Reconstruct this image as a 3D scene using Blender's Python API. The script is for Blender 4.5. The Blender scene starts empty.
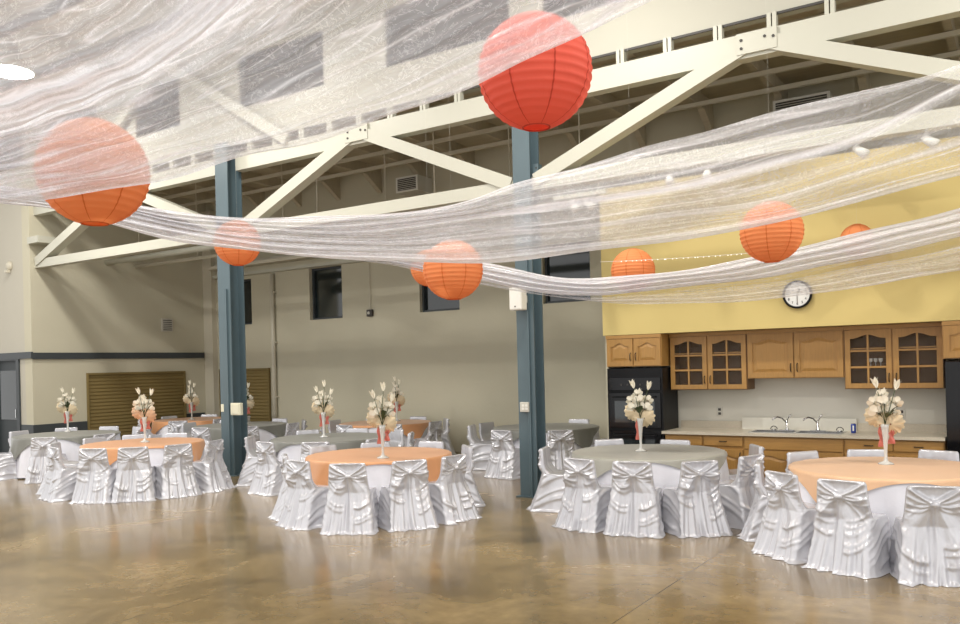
import bpy, bmesh, math, random
import numpy as np
from mathutils import Vector, Matrix
sc = bpy.context.scene
COL = sc.collection
PI = math.pi
random.seed(7)
rng = np.random.default_rng(7)

# ------------------------------------------------------------------ camera maths
F, YAW, ROLL, CY, H = 830.5, -.5794, -.0248, 365.4, 1.90
def _cam():
    f = np.array([math.sin(YAW), math.cos(YAW), 0.]); r = np.array([math.cos(YAW), -math.sin(YAW), 0.]); u = np.cross(r, f)
    c, s = math.cos(ROLL), math.sin(ROLL)
    return np.array([c*r+s*u, -s*r+c*u, f])
CM = _cam()
def ray(x, y): return CM.T @ np.array([(x-480)/F, -(y-CY)/F, 1.])
def atY(x, y, Y): d = ray(x, y); return np.array([0, 0, H]) + d*Y/d[1]
def atX(x, y, X): d = ray(x, y); return np.array([0, 0, H]) + d*X/d[0]
def atZ(x, y, Z): d = ray(x, y); return np.array([0, 0, H]) + d*(Z-H)/d[2]
def atD(x, y, D): return np.array([0, 0, H]) + ray(x, y)*D
def proj(p): v = CM @ (np.array(p)-[0, 0, H]); return 480+F*v[0]/v[2], CY-F*v[1]/v[2]

# ------------------------------------------------------------------ materials
def mat(name, col, rough=.5, metal=0., spec=.5, emit=None, es=0., trans=0., sheen=0., bump=None, noise=None, alpha=None):
    m = bpy.data.materials.new(name); m.use_nodes = True
    nt = m.node_tree; b = nt.nodes['Principled BSDF']
    b.inputs['Base Color'].default_value = (*col, 1); b.inputs['Roughness'].default_value = rough
    b.inputs['Metallic'].default_value = metal; b.inputs['Specular IOR Level'].default_value = spec
    b.inputs['Sheen Weight'].default_value = sheen
    if trans: b.inputs['Transmission Weight'].default_value = trans
    if alpha is not None: b.inputs['Alpha'].default_value = alpha
    if emit: b.inputs['Emission Color'].default_value = (*emit, 1); b.inputs['Emission Strength'].default_value = es
    tc = nt.nodes.new('ShaderNodeTexCoord')
    if noise:   # (scale, amount, (sx,sy,sz))
        mp = nt.nodes.new('ShaderNodeMapping'); mp.inputs['Scale'].default_value = noise[2]
        n = nt.nodes.new('ShaderNodeTexNoise'); n.inputs['Scale'].default_value = noise[0]; n.inputs['Detail'].default_value = 5
        mx = nt.nodes.new('ShaderNodeMix'); mx.data_type = 'RGBA'
        c2 = tuple(max(0, c*(1-noise[1])) for c in col); c1 = tuple(min(1, c*(1+noise[1]*.6)) for c in col)
        mx.inputs[6].default_value = (*c2, 1); mx.inputs[7].default_value = (*c1, 1)
        nt.links.new(tc.outputs['Object'], mp.inputs[0]); nt.links.new(mp.outputs[0], n.inputs['Vector'])
        nt.links.new(n.outputs['Fac'], mx.inputs[0]); nt.links.new(mx.outputs[2], b.inputs['Base Color'])
    if bump:    # (scale, strength, (sx,sy,sz))
        mp = nt.nodes.new('ShaderNodeMapping'); mp.inputs['Scale'].default_value = bump[2]
        n = nt.nodes.new('ShaderNodeTexNoise'); n.inputs['Scale'].default_value = bump[0]; n.inputs['Detail'].default_value = 4
        bp = nt.nodes.new('ShaderNodeBump'); bp.inputs['Strength'].default_value = bump[1]; bp.inputs['Distance'].default_value = .02
        nt.links.new(tc.outputs['Object'], mp.inputs[0]); nt.links.new(mp.outputs[0], n.inputs['Vector'])
        nt.links.new(n.outputs['Fac'], bp.inputs['Height']); nt.links.new(bp.outputs[0], b.inputs['Normal'])
    return m
one = (1, 1, 1)
M = {}
M['beige'] = mat('wall_beige', (.56, .525, .40), .85, bump=(14, .15, one), noise=(.8, .10, one))
M['greywall'] = mat('wall_grey_beige', (.52, .49, .41), .85, noise=(.8, .08, one))
M['upper'] = mat('wall_cream', (.47, .455, .38), .8, noise=(.6, .06, one))
M['yellow'] = mat('wall_yellow', (.61, .485, .19), .8, noise=(.7, .06, one))
M['doorpaint'] = mat('dark_door_paint', (.02, .028, .032), .5)
M['rail'] = mat('dark_slate_paint', (.045, .053, .058), .5)
M['truss'] = mat('cream_steel', (.52, .51, .425), .45, noise=(1.5, .06, one))
M['pipe'] = mat('beige_pipe', (.60, .56, .45), .5)
M['deck'] = mat('roof_deck', (.50, .44, .32), .85, noise=(2, .2, (1, 6, 1)))
M['deckmain'] = mat('main_roof_deck', (.78, .76, .70), .85)
M['blue'] = mat('blue_steel', (.088, .130, .148), .4, noise=(2.5, .12, one))
M['white'] = mat('white_plastic', (.75, .74, .68), .4)
M['offwhite'] = mat('cream_plastic', (.70, .68, .52), .4)
M['duct'] = mat('duct_metal', (.55, .53, .46), .5)
M['black'] = mat('black_gloss', (.004, .004, .005), .12, spec=.3)
M['blackm'] = mat('black_matt', (.006, .006, .007), .4, spec=.2)
M['dark'] = mat('dark_grille', (.05, .045, .04), .6)
M['glassdark'] = mat('night_window_glass', (.012, .02, .022), .06, spec=.8, noise=(1.2, .7, one))
M['shelfglass'] = mat('cabinet_inside', (.09, .055, .03), .5)
M['oak'] = mat('honey_oak', (.40, .215, .058), .42, noise=(6, .28, (9, 9, .8)))
M['oakh'] = mat('honey_oak_cross', (.40, .215, .058), .42, noise=(6, .28, (.8, 9, 9)))
M['counter'] = mat('speckled_laminate', (.56, .50, .39), .3, noise=(60, .22, one))
M['splash'] = mat('backsplash_paint', (.62, .60, .52), .6)
M['steel'] = mat('stainless_steel', (.5, .5, .5), .22, metal=1)
M['bronze'] = mat('dark_bronze', (.05, .035, .02), .35, metal=.6)
M['brown'] = mat('brown_shutter', (.20, .145, .05), .6)
M['bluecan'] = mat('blue_can', (.02, .05, .28), .3)
M['satin'] = mat('white_satin', (.60, .60, .635), .24, metal=.30, spec=.8, bump=(6, .5, (1.2, 1.2, .7)))
M['linen'] = mat('white_linen', (.80, .80, .86), .75, bump=(40, .08, one))
M['peach'] = mat('peach_satin', (.74, .46, .27), .40, sheen=.2, bump=(5, .12, one), noise=(1.5, .08, one))
M['orange'] = mat('orange_satin', (.68, .33, .15), .38, sheen=.2, bump=(5, .12, one), noise=(1.5, .08, one))
M['silver'] = mat('grey_satin', (.36, .35, .30), .38, sheen=.2, bump=(5, .12, one), noise=(1.5, .08, one))
M['slate'] = mat('dark_grey_satin', (.20, .20, .175), .38, sheen=.2, bump=(5, .12, one), noise=(1.5, .08, one))
M['vase'] = mat('milky_glass', (.80, .80, .76), .12, trans=.35)
M['petal'] = mat('ivory_petal', (.85, .80, .66), .55)
M['creampetal'] = mat('cream_tulle_ruffle', (.80, .66, .44), .6)
M['blush'] = mat('blush_ruffle', (.80, .52, .33), .6)
M['leaf'] = mat('dark_leaf', (.05, .07, .025), .5)
M['coral'] = mat('coral_ribbon', (.62, .17, .13), .45)
M['tabletop'] = mat('table_board', (.35, .25, .15), .5)
M['lampglow'] = mat('lamp_glow', (1, 1, 1), .5, emit=(1, .96, .9), es=18)
M['bulb'] = mat('fairy_bulb', (1, 1, 1), .3, emit=(1, .95, .85), es=1.2)
M['clockface'] = mat('clock_face', (.75, .75, .72), .4)

def lantern_mat(name, col):
    m = mat(name, col, .6, spec=.2, bump=(30, .1, one)); nt = m.node_tree; b = nt.nodes['Principled BSDF']
    tr = nt.nodes.new('ShaderNodeBsdfTranslucent'); tr.inputs[0].default_value = (*col, 1)
    mx = nt.nodes.new('ShaderNodeMixShader'); mx.inputs[0].default_value = .35
    nt.links.new(b.outputs[0], mx.inputs[1]); nt.links.new(tr.outputs[0], mx.inputs[2]); nt.links.new(mx.outputs[0], nt.nodes['Material Output'].inputs[0])
    return m
M['lanred'] = lantern_mat('red_paper', (.86, .17, .11))
M['lanor'] = lantern_mat('orange_paper', (.88, .34, .13))
M['seamred'] = lantern_mat('red_paper_seam', (.62, .09, .055))
M['seamor'] = lantern_mat('orange_paper_seam', (.70, .20, .055))

# floor: polished stained concrete with saw cut joints
def floor_mat():
    m = bpy.data.materials.new('polished_concrete'); m.use_nodes = True; nt = m.node_tree; b = nt.nodes['Principled BSDF']
    L = nt.links.new; tc = nt.nodes.new('ShaderNodeTexCoord')
    n1 = nt.nodes.new('ShaderNodeTexNoise'); n1.inputs['Scale'].default_value = .9; n1.inputs['Detail'].default_value = 8; n1.inputs['Roughness'].default_value = .62; n1.inputs['Distortion'].default_value = .6
    L(tc.outputs['Object'], n1.inputs['Vector'])
    r = nt.nodes.new('ShaderNodeValToRGB'); e = r.color_ramp.elements
    e[0].position = .28; e[0].color = (.115, .076, .030, 1); e[1].position = .72; e[1].color = (.33, .235, .112, 1)
    k = e.new(.5); k.color = (.215, .150, .066, 1)
    L(n1.outputs['Fac'], r.inputs[0])
    n2 = nt.nodes.new('ShaderNodeTexNoise'); n2.inputs['Scale'].default_value = 7; n2.inputs['Detail'].default_value = 6
    L(tc.outputs['Object'], n2.inputs['Vector'])
    mx = nt.nodes.new('ShaderNodeMix'); mx.data_type = 'RGBA'; mx.blend_type = 'OVERLAY'; mx.inputs[0].default_value = .35
    L(r.outputs[0], mx.inputs[6]); L(n2.outputs['Fac'], mx.inputs[7])
    sx = nt.nodes.new('ShaderNodeSeparateXYZ'); L(tc.outputs['Object'], sx.inputs[0])
    def mth(op, a, bv=None, c=None):
        q = nt.nodes.new('ShaderNodeMath'); q.operation = op
        for i, v in enumerate((a, bv, c)):
            if v is None: continue
            if isinstance(v, (int, float)): q.inputs[i].default_value = v
            else: L(v, q.inputs[i])
        return q.outputs[0]
    t = mth('FRACT', mth('DIVIDE', mth('ADD', sx.outputs[0], 2.539+3.3065*20+1.653), 3.3065))
    dx = mth('ABSOLUTE', mth('SUBTRACT', t, .5))
    seam = mth('LESS_THAN', dx, .0019)
    mx2 = nt.nodes.new('ShaderNodeMix'); mx2.data_type = 'RGBA'; mx2.inputs[7].default_value = (.05, .035, .02, 1)
    L(mth('MULTIPLY', seam, .8), mx2.inputs[0]); L(mx.outputs[2], mx2.inputs[6]); L(mx2.outputs[2], b.inputs['Base Color'])
    rr = nt.nodes.new('ShaderNodeMapRange'); rr.inputs[3].default_value = .16; rr.inputs[4].default_value = .34
    L(n1.outputs['Fac'], rr.inputs[0]); L(rr.outputs[0], b.inputs['Roughness'])
    b.inputs['Specular IOR Level'].default_value = .6
    b.inputs['Coat Weight'].default_value = .35; b.inputs['Coat Roughness'].default_value = .12
    bp = nt.nodes.new('ShaderNodeBump'); bp.inputs['Strength'].default_value = .04; L(n2.outputs['Fac'], bp.inputs['Height']); L(bp.outputs[0], b.inputs['Normal'])
    return m
M['floor'] = floor_mat()

def tulle_mat():
    m = bpy.data.materials.new('sheer_tulle'); m.use_nodes = True; nt = m.node_tree; L = nt.links.new
    nt.nodes.remove(nt.nodes['Principled BSDF']); out = nt.nodes['Material Output']
    at = nt.nodes.new('ShaderNodeAttribute'); at.attribute_name = 'dens'
    uv = nt.nodes.new('ShaderNodeUVMap'); uv.uv_map = 'UVMap'
    # long threads running with the cloth
    mp = nt.nodes.new('ShaderNodeMapping'); mp.inputs['Scale'].default_value = (1.6, 15, 1); L(uv.outputs[0], mp.inputs[0])
    n = nt.nodes.new('ShaderNodeTexNoise'); n.inputs['Scale'].default_value = 1; n.inputs['Detail'].default_value = 4; n.inputs['Distortion'].default_value = .8; L(mp.outputs[0], n.inputs['Vector'])
    # crinkles
    tc = nt.nodes.new('ShaderNodeTexCoord')
    n2 = nt.nodes.new('ShaderNodeTexNoise'); n2.inputs['Scale'].default_value = 5.5; n2.inputs['Detail'].default_value = 5; n2.inputs['Roughness'].default_value = .7; n2.inputs['Distortion'].default_value = 2.5; L(tc.outputs['Object'], n2.inputs['Vector'])
    def mth(op, a, bv=None, clamp=False):
        q = nt.nodes.new('ShaderNodeMath'); q.operation = op; q.use_clamp = clamp
        for i, v in enumerate((a, bv)):
            if v is None: continue
            if isinstance(v, (int, float)): q.inputs[i].default_value = v
            else: L(v, q.inputs[i])
        return q.outputs[0]
    r1 = nt.nodes.new('ShaderNodeMapRange'); r1.inputs[1].default_value = .35; r1.inputs[2].default_value = .7; r1.inputs[3].default_value = .90; r1.inputs[4].default_value = 1.12; L(n.outputs['Fac'], r1.inputs[0])
    # thin bright crease lines
    cr = mth('ABSOLUTE', mth('SUBTRACT', n2.outputs['Fac'], .5))
    r2 = nt.nodes.new('ShaderNodeMapRange'); r2.inputs[1].default_value = 0; r2.inputs[2].default_value = .022; r2.inputs[3].default_value = .30; r2.inputs[4].default_value = 0; L(cr, r2.inputs[0])
    # sparse gathered fold lines running along the cloth
    mp3 = nt.nodes.new('ShaderNodeMapping'); mp3.inputs['Scale'].default_value = (.55, 5.5, 1); L(uv.outputs[0], mp3.inputs[0])
    n3 = nt.nodes.new('ShaderNodeTexNoise'); n3.inputs['Scale'].default_value = 1; n3.inputs['Detail'].default_value = 2; n3.inputs['Distortion'].default_value = .5; L(mp3.outputs[0], n3.inputs['Vector'])
    fl = mth('ABSOLUTE', mth('SUBTRACT', n3.outputs['Fac'], .5))
    r3 = nt.nodes.new('ShaderNodeMapRange'); r3.inputs[1].default_value = 0; r3.inputs[2].default_value = .03; r3.inputs[3].default_value = .30; r3.inputs[4].default_value = 0; L(fl, r3.inputs[0])
    a = mth('ADD', mth('ADD', mth('MULTIPLY', at.outputs['Fac'], r1.outputs[0]), mth('MULTIPLY', r2.outputs[0], .85)), r3.outputs[0], True)
    a = mth('MINIMUM', a, .93)
    tp = nt.nodes.new('ShaderNodeBsdfTransparent')
    df = nt.nodes.new('ShaderNodeBsdfDiffuse'); df.inputs[0].default_value = (.96, .95, .985, 1)
    tl = nt.nodes.new('ShaderNodeBsdfTranslucent'); tl.inputs[0].default_value = (.96, .95, .985, 1)
    gl = nt.nodes.new('ShaderNodeBsdfGlossy'); gl.inputs[0].default_value = (1, 1, 1, 1); gl.inputs['Roughness'].default_value = .24
    bp = nt.nodes.new('ShaderNodeBump'); bp.inputs['Strength'].default_value = .8; bp.inputs['Distance'].default_value = .03; L(n2.outputs['Fac'], bp.inputs['Height']); L(bp.outputs[0], gl.inputs['Normal']); L(bp.outputs[0], df.inputs['Normal'])
    m1 = nt.nodes.new('ShaderNodeMixShader'); m1.inputs[0].default_value = .5; L(df.outputs[0], m1.inputs[1]); L(tl.outputs[0], m1.inputs[2])
    m2 = nt.nodes.new('ShaderNodeMixShader'); m2.inputs[0].default_value = .20; L(m1.outputs[0], m2.inputs[1]); L(gl.outputs[0], m2.inputs[2])
    m3 = nt.nodes.new('ShaderNodeMixShader'); L(a, m3.inputs[0]); L(tp.outputs[0], m3.inputs[1]); L(m2.outputs[0], m3.inputs[2]); L(m3.outputs[0], out.inputs[0])
    return m
M['tulle'] = tulle_mat()

# ------------------------------------------------------------------ mesh helpers
class MB:
    def __init__(s): s.v = []; s.f = []
    def add(s, vs, fs):
        n = len(s.v); s.v += [tuple(map(float, v)) for v in vs]; s.f += [tuple(i+n for i in f) for f in fs]; return s
    def box(s, x0, x1, y0, y1, z0, z1):
        vs = [(x, y, z) for x in (x0, x1) for y in (y0, y1) for z in (z0, z1)]
        return s.add(vs, [(0, 1, 3, 2), (4, 6, 7, 5), (0, 4, 5, 1), (2, 3, 7, 6), (0, 2, 6, 4), (1, 5, 7, 3)])
    def bar(s, a, b, w, h, up=(0, 0, 1)):   # box section from a to b
        a, b = np.array(a, float), np.array(b, float); d = b-a; L = np.linalg.norm(d); d /= L
        up = np.array(up, float)
        if abs(np.dot(d, up)) > .99: up = np.array([0, 1., 0])
        r = np.cross(d, up); r /= np.linalg.norm(r); u = np.cross(r, d)
        vs = []
        for p in (a, b):
            for i, j in ((-1, -1), (1, -1), (1, 1), (-1, 1)): vs.append(p+r*i*w/2+u*j*h/2)
        return s.add(vs, [(3, 2, 1, 0), (4, 5, 6, 7), (0, 1, 5, 4), (1, 2, 6, 5), (2, 3, 7, 6), (3, 0, 4, 7)])
    def tube(s, pts, r, n=10, caps=True):
        pts = [np.array(p, float) for p in pts]; N = len(pts); rs = r if isinstance(r, (list, tuple)) else [r]*N
        vs = []; prev = None
        for i, p in enumerate(pts):
            d = pts[min(i+1, N-1)]-pts[max(i-1, 0)]; d = d/np.linalg.norm(d)
            if prev is None:
                ref = np.array([0, 0, 1.]) if abs(d[2]) < .9 else np.array([1., 0, 0])
                a = np.cross(d, ref)
            else: a = prev-d*np.dot(prev, d)
            a /= np.linalg.norm(a); prev = a; b = np.cross(d, a)
            for k in range(n):
                t = 2*PI*k/n; vs.append(p+rs[i]*(a*math.cos(t)+b*math.sin(t)))
        fs = [(i*n+k, i*n+(k+1) % n, (i+1)*n+(k+1) % n, (i+1)*n+k) for i in range(N-1) for k in range(n)]
        if caps: fs += [tuple(range(n))[::-1], tuple((N-1)*n+k for k in range(n))]
        return s.add(vs, fs)
    def lathe(s, prof, n=32, c=(0, 0, 0)):
        vs = [(c[0]+r*math.cos(2*PI*k/n), c[1]+r*math.sin(2*PI*k/n), c[2]+z) for r, z in prof for k in range(n)]
        fs = [(i*n+k, i*n+(k+1) % n, (i+1)*n+(k+1) % n, (i+1)*n+k) for i in range(len(prof)-1) for k in range(n)]
        if prof[0][0] > 1e-6: fs.append(tuple(range(n))[::-1])
        if prof[-1][0] > 1e-6: fs.append(tuple((len(prof)-1)*n+k for k in range(n)))
        return s.add(vs, fs)
    def build(s, name, m, parent=None, smooth=False, bevel=0, kind=None):
        me = bpy.data.meshes.new(name); me.from_pydata(s.v, [], s.f); me.update()
        o = bpy.data.objects.new(name, me); COL.objects.link(o); me.materials.append(m)
        if smooth:
            for p in me.polygons: p.use_smooth = True
        if bevel:
            md = o.modifiers.new('bevel', 'BEVEL'); md.width = bevel; md.segments = 2; md.limit_method = 'ANGLE'
        if parent is not None: o.parent = parent
        if kind: o['kind'] = kind
        return o
def clean(o):
    bm = bmesh.new(); bm.from_mesh(o.data); bmesh.ops.remove_doubles(bm, verts=bm.verts, dist=1e-5)
    bmesh.ops.recalc_face_normals(bm, faces=bm.faces); bm.to_mesh(o.data); bm.free(); return o
def grid(nu, nv, fn, wrap=False):
    vs = [fn(i, j) for i in range(nu) for j in range(nv)]; fs = []
    for i in range(nu if wrap else nu-1):
        for j in range(nv-1):
            a = i*nv+j; b = ((i+1) % nu)*nv+j; fs.append((a, b, b+1, a+1))
    return vs, fs
def thing(name, label, cat, loc=(0, 0, 0), rz=0, group=None):
    o = bpy.data.objects.new(name, None); COL.objects.link(o); o.location = loc; o.rotation_euler = (0, 0, rz)
    o['label'] = label; o['category'] = cat; o.empty_display_size = .1
    if group: o['group'] = group
    return o
def tag(o, label, cat, group=None, kind=None):
    o['label'] = label; o['category'] = cat
    if group: o['group'] = group
    if kind: o['kind'] = kind
    return o
def dup(root, loc, rz, label=None, group=None, scale=None):
    r = root.copy(); COL.objects.link(r); r.location = loc; r.rotation_euler = (0, 0, rz)
    if label: r['label'] = label
    if group: r['group'] = group
    if scale: r.scale = scale
    for ch in list(root.children):
        c = ch.copy(); COL.objects.link(c); c.parent = r
        for g in list(ch.children):
            d = g.copy(); COL.objects.link(d); d.parent = c
    return r
ST = 'structure'

# ------------------------------------------------------------------ setting
XL, YB, YC = -18.8, 15.1, 10.4        # left wall, back wall, column line
MB().box(-26, 8, -3, YB+.3, -.15, 0).build('floor', M['floor'], kind=ST)
# back wall with window openings
wins = [(-17.85, -17.05, 3.14, 4.35), (-14.93, -13.84, 3.14, 4.43), (-11.48, -10.38, 3.14, 4.35), (-8.28, -7.2, 3.14, 4.35)]
b = MB(); xs = [XL-.3]+[q for w in wins for q in w[:2]]+[8]
for i in range(0, len(xs), 2): b.box(xs[i], xs[i+1], YB, YB+.3, 0, 6.6)
for w in wins: b.box(w[0], w[1], YB, YB+.3, 0, w[2]); b.box(w[0], w[1], YB, YB+.3, w[3], 6.6)
b.build('wall_back', M['beige'], kind=ST)
for i, w in enumerate(wins):
    r = MB().box(w[0], w[1], YB+.16, YB+.18, w[2], w[3]).build('window_%d' % (i+1), M['glassdark'], kind=ST)
    f = MB(); t = .05
    f.box(w[0], w[0]+t, YB+.10, YB+.2, w[2], w[3]); f.box(w[1]-t, w[1], YB+.10, YB+.2, w[2], w[3]); f.box(w[0]+t, w[1]-t, YB+.10, YB+.2, w[2], w[2]+t); f.box(w[0]+t, w[1]-t, YB+.10, YB+.2, w[3]-t, w[3])
    f.build('window_frame', M['rail'], r)
MB().box(XL-.3, XL, YC-.2, YB, 0, 6.6).build('wall_left', M['beige'], kind=ST)
# segment turned toward the hall, left of the corner, with the door
b = MB().box(-26, -20.6, YC-.2, YC+.1, 0, 9).box(-20.6, -19.38, YC-.2, YC+.1, 2.32, 9).box(-19.38, XL-.3, YC-.2, YC+.1, 0, 9).box(XL-.3, XL, YC-.2, YC+.1, 6.6, 9)
b.build('wall_side', M['greywall'], kind=ST)
dr = MB().box(-20.6, -19.38, YC-.12, YC-.06, 0, 2.32).build('door_1', M['doorpaint'], kind=ST)
MB().box(-20.35, -19.62, YC-.135, YC-.12, .9, 2.05).build('door_glass', M['glassdark'], dr)
f = MB().box(-20.66, -20.54, YC-.24, YC-.18, 0, 2.36).box(-19.44, -19.32, YC-.24, YC-.18, 0, 2.36).box(-20.54, -19.44, YC-.24, YC-.18, 2.28, 2.36); f.build('door_frame', M['rail'], dr)
MB().box(-19.58, -19.55, YC-.2, YC-.12, .95, 1.15).build('door_handle', M['steel'], dr)
# rails and dark wainscot
MB().box(XL, XL+.05, YC-.2, 14.89, 2.29, 2.44).box(-26, XL+.05, YC-.25, YC-.2, 2.31, 2.46).build('trim_1', M['rail'], kind=ST)
MB().box(XL, XL+.02, YC-.2, 14.89, 0, .80).build('baseboard_left', M['rail'], kind=ST)
MB().box(-19.3, XL+.02, YC-.22, YC-.2, 0, .80).box(-26, -20.7, YC-.22, YC-.2, 0, .80).build('baseboard_side', M['rail'], kind=ST)
# pilaster in the room corner and conduit pipes on the back wall
MB().box(XL, XL+.35, YB-.16, YB, 0, 6.3).build('trim_2', M['pipe'], kind=ST)
MB().box(XL, XL+.45, YC-.25, YC+.15, 4.9, 5.05).build('trim_3', M['truss'], kind=ST)
# upper (clerestory) wall over the column line
uw = [(-20.35, -19.0), (-18.4, -16.45), (-15.05, -13.65), (-11.95, -9.83), (-8.47, -6.15), (-5.6, -3.5)]
b = MB(); xs = [XL]+[q for w in uw if w[0] > XL for q in w]+[8]
b.box(XL, 8, YC, YC+.2, 6.07, 6.72); b.box(XL, 8, YC, YC+.2, 7.66, 8.12)
for i in range(0, len(xs), 2): b.box(xs[i], xs[i+1], YC, YC+.2, 6.72, 7.66)
b.build('wall_upper', M['upper'], kind=ST)
n = 5
for w in uw:
    yy = YC+.10 if w[0] > XL else YC-.24
    r = MB().box(w[0], w[1], yy, yy+.03, 6.72, 7.66).build('window_%d' % n, M['glassdark'], kind=ST); n += 1
    f = MB(); t = .04
    f.box(w[0], w[0]+t, yy-.05, yy, 6.72, 7.66); f.box(w[1]-t, w[1], yy-.05, yy, 6.72, 7.66); f.box(w[0]+t, w[1]-t, yy-.05, yy, 6.72, 6.76); f.box(w[0]+t, w[1]-t, yy-.05, yy, 7.62, 7.66)
    f.box((w[0]+w[1])/2-.02, (w[0]+w[1])/2+.02, yy-.05, yy, 6.76, 7.62)
    f.build('window_frame', M['rail'], r)
MB().box(XL, 8, YC-.02, YC, 6.04, 6.07).build('trim_4', M['dark'], kind=ST)
# aisle roof: deck, joists, purlins
MB().box(XL, 8, YC+.2, YB+.3, 6.6, 6.72).build('ceiling', M['deck'], kind=ST)
def single(mb, name, m, label, cat, group=None, **k):
    return tag(mb.build(name, m, **k), label, cat, group)
pl = ['nearest the columns', 'second from the columns', 'third from the columns', 'closest to the back wall']
for i, y in enumerate((11.5, 12.35, 13.2, 14.1)):
    mb = MB().box(XL, 7.9, y-.03, y+.03, 6.27, 6.34)
    single(mb, 'ceiling_purlin', M['pipe'], 'long pale steel purlin under the low aisle roof, '+pl[i], 'beam', 'aisle roof purlins')
k = 0
rw = []
for x in np.arange(XL+1.0, 2.0, 1.31):
    mb = MB().box(x-.05, x+.05, YC+.2, YB, 6.36, 6.6)
    mb.add([(x-.06, YB-.55, 6.36), (x+.06, YB-.55, 6.36), (x-.06, YB, 6.36), (x+.06, YB, 6.36), (x-.06, YB, 6.0), (x+.06, YB, 6.0)], [(0, 1, 3, 2), (2, 3, 5, 4), (0, 4, 5, 1), (0, 2, 4), (1, 5, 3)])
    single(mb, 'roof_joist', M['deck'], 'dark brown joist with a wall bracket crossing the aisle roof deck', 'beam', 'identical roof joists of the aisle')
# girts / pipes along the back wall and the aisle
single(MB().box(XL+.36, -8.6, YB-.12, YB, 4.44, 4.52), 'wall_girt', M['truss'], 'pale steel ledge running just above the small back wall windows', 'beam')
single(MB().box(XL+.36, -8.6, YB-.3, YB-.002, 4.66, 4.74).box(XL+.36, -8.6, YB-.04, YB-.002, 4.74, 4.85), 'cable_tray', M['pipe'], 'long beige cable tray mounted above the ledge over the back windows', 'tray')
a1 = atY(111, 262, 12.1); a2 = atY(500, 205, 12.1)
r = thing('sprinkler_pipe', 'pale thick pipe crossing the aisle below the truss toward the left wall', 'pipe', (-12, 12.1, a1[2]))
MB().tube([(XL+12.001, 0, 0), (6.4, 0, 0)], .07, 12).build('pipe', M['truss'], r, smooth=True)
for x in np.arange(-5.5, 6.4, 2.9): MB().box(x-.008, x+.008, -.008, .008, .06, 6.6-a1[2]).build('hanger', M['pipe'], r)
r = thing('conduit_pipe', 'thin beige conduit running behind the thick aisle pipe', 'pipe', (-12, 12.9, 4.62))
MB().tube([(XL+12.001, 0, 0), (6.4, 0, 0)], .045, 10).build('pipe', M['pipe'], r, smooth=True)
for x in np.arange(-4.4, 6.4, 2.9): MB().box(x-.008, x+.008, -.008, .008, .04, 1.98).build('hanger', M['pipe'], r)
for px, lab in ((275, 'slim vertical beige pipe on the back wall beside the shutter'),):
    p = atY(px, 400, YB-.06); r_ = thing('wall_pipe', lab, 'pipe', (p[0], YB-.07, 0))
    MB().tube([(0, 0, 0), (0, 0, 4.4)], .06, 12).build('pipe', M['pipe'], r_, smooth=True)
    for z in (1.2, 2.6, 3.9): MB().box(-.09, .09, -.02, .07, z, z+.04).build('pipe_clamp', M['pipe'], r_)
p = atY(287, 293, YB-.03)
# main hall roof
v = [(-26, YC, 8.12), (8, YC, 8.12), (8, -3, 10.6), (-26, -3, 10.6)]
MB().add(v+[(a, b_, c+.12) for a, b_, c in v], [(0, 1, 2, 3), (7, 6, 5, 4), (0, 4, 5, 1), (2, 6, 7, 3)]).build('ceiling_main', M['deckmain'], kind=ST)
i = 0
for x in np.arange(-24.6, 4, 3.1):
    single(MB().bar((x, YC-.02, 7.98), (x, -3, 10.42), .12, .26), 'roof_rafter', M['truss'], 'pale sloping rafter under the high hall roof', 'beam', 'identical rafters of the high hall roof')
for y in (9.2, 8.0, 6.8, 5.6, 4.4):
    z = 8.12+(YC-y)*2.48/13.4-.28
    single(MB().box(-25.9, 7.9, y-.06, y+.06, z-.14, z), 'roof_purlin', M['dark'], 'dark purlin running along the high hall roof above the fabric', 'beam', 'identical dark purlins of the high hall roof')

# columns
def column(name, x, y, label):
    r = thing(name, label, 'column', (x, y, 0)); w = .165 if x < -8 else .14
    MB().box(-w, w, -w, -w+.02, 0, 6.07).build('front_flange', M['blue'], r)
    MB().box(-w, w, w-.02, w, 0, 6.07).build('rear_flange', M['blue'], r)
    MB().box(-.012, .012, -w+.02, w-.02, 0, 6.07).build('web', M['blue'], r)
    MB().box(-w-.05, w+.05, -w-.05, w+.05, 0, .02).build('base_plate', M['blue'], r)
    MB().box(w*.35, w*.55, -w-.035, -w, 0, 3.4).build('cable_channel', M['blue'], r)
    return r
CXL, CXR = -12.12, -5.93
column('steel_column', CXL-.05, YC-.1, 'blue steel column between the left tables, with a cream box')
column('steel_column', CXR, YC, 'blue steel column near the kitchen with a white speaker on it')
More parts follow.
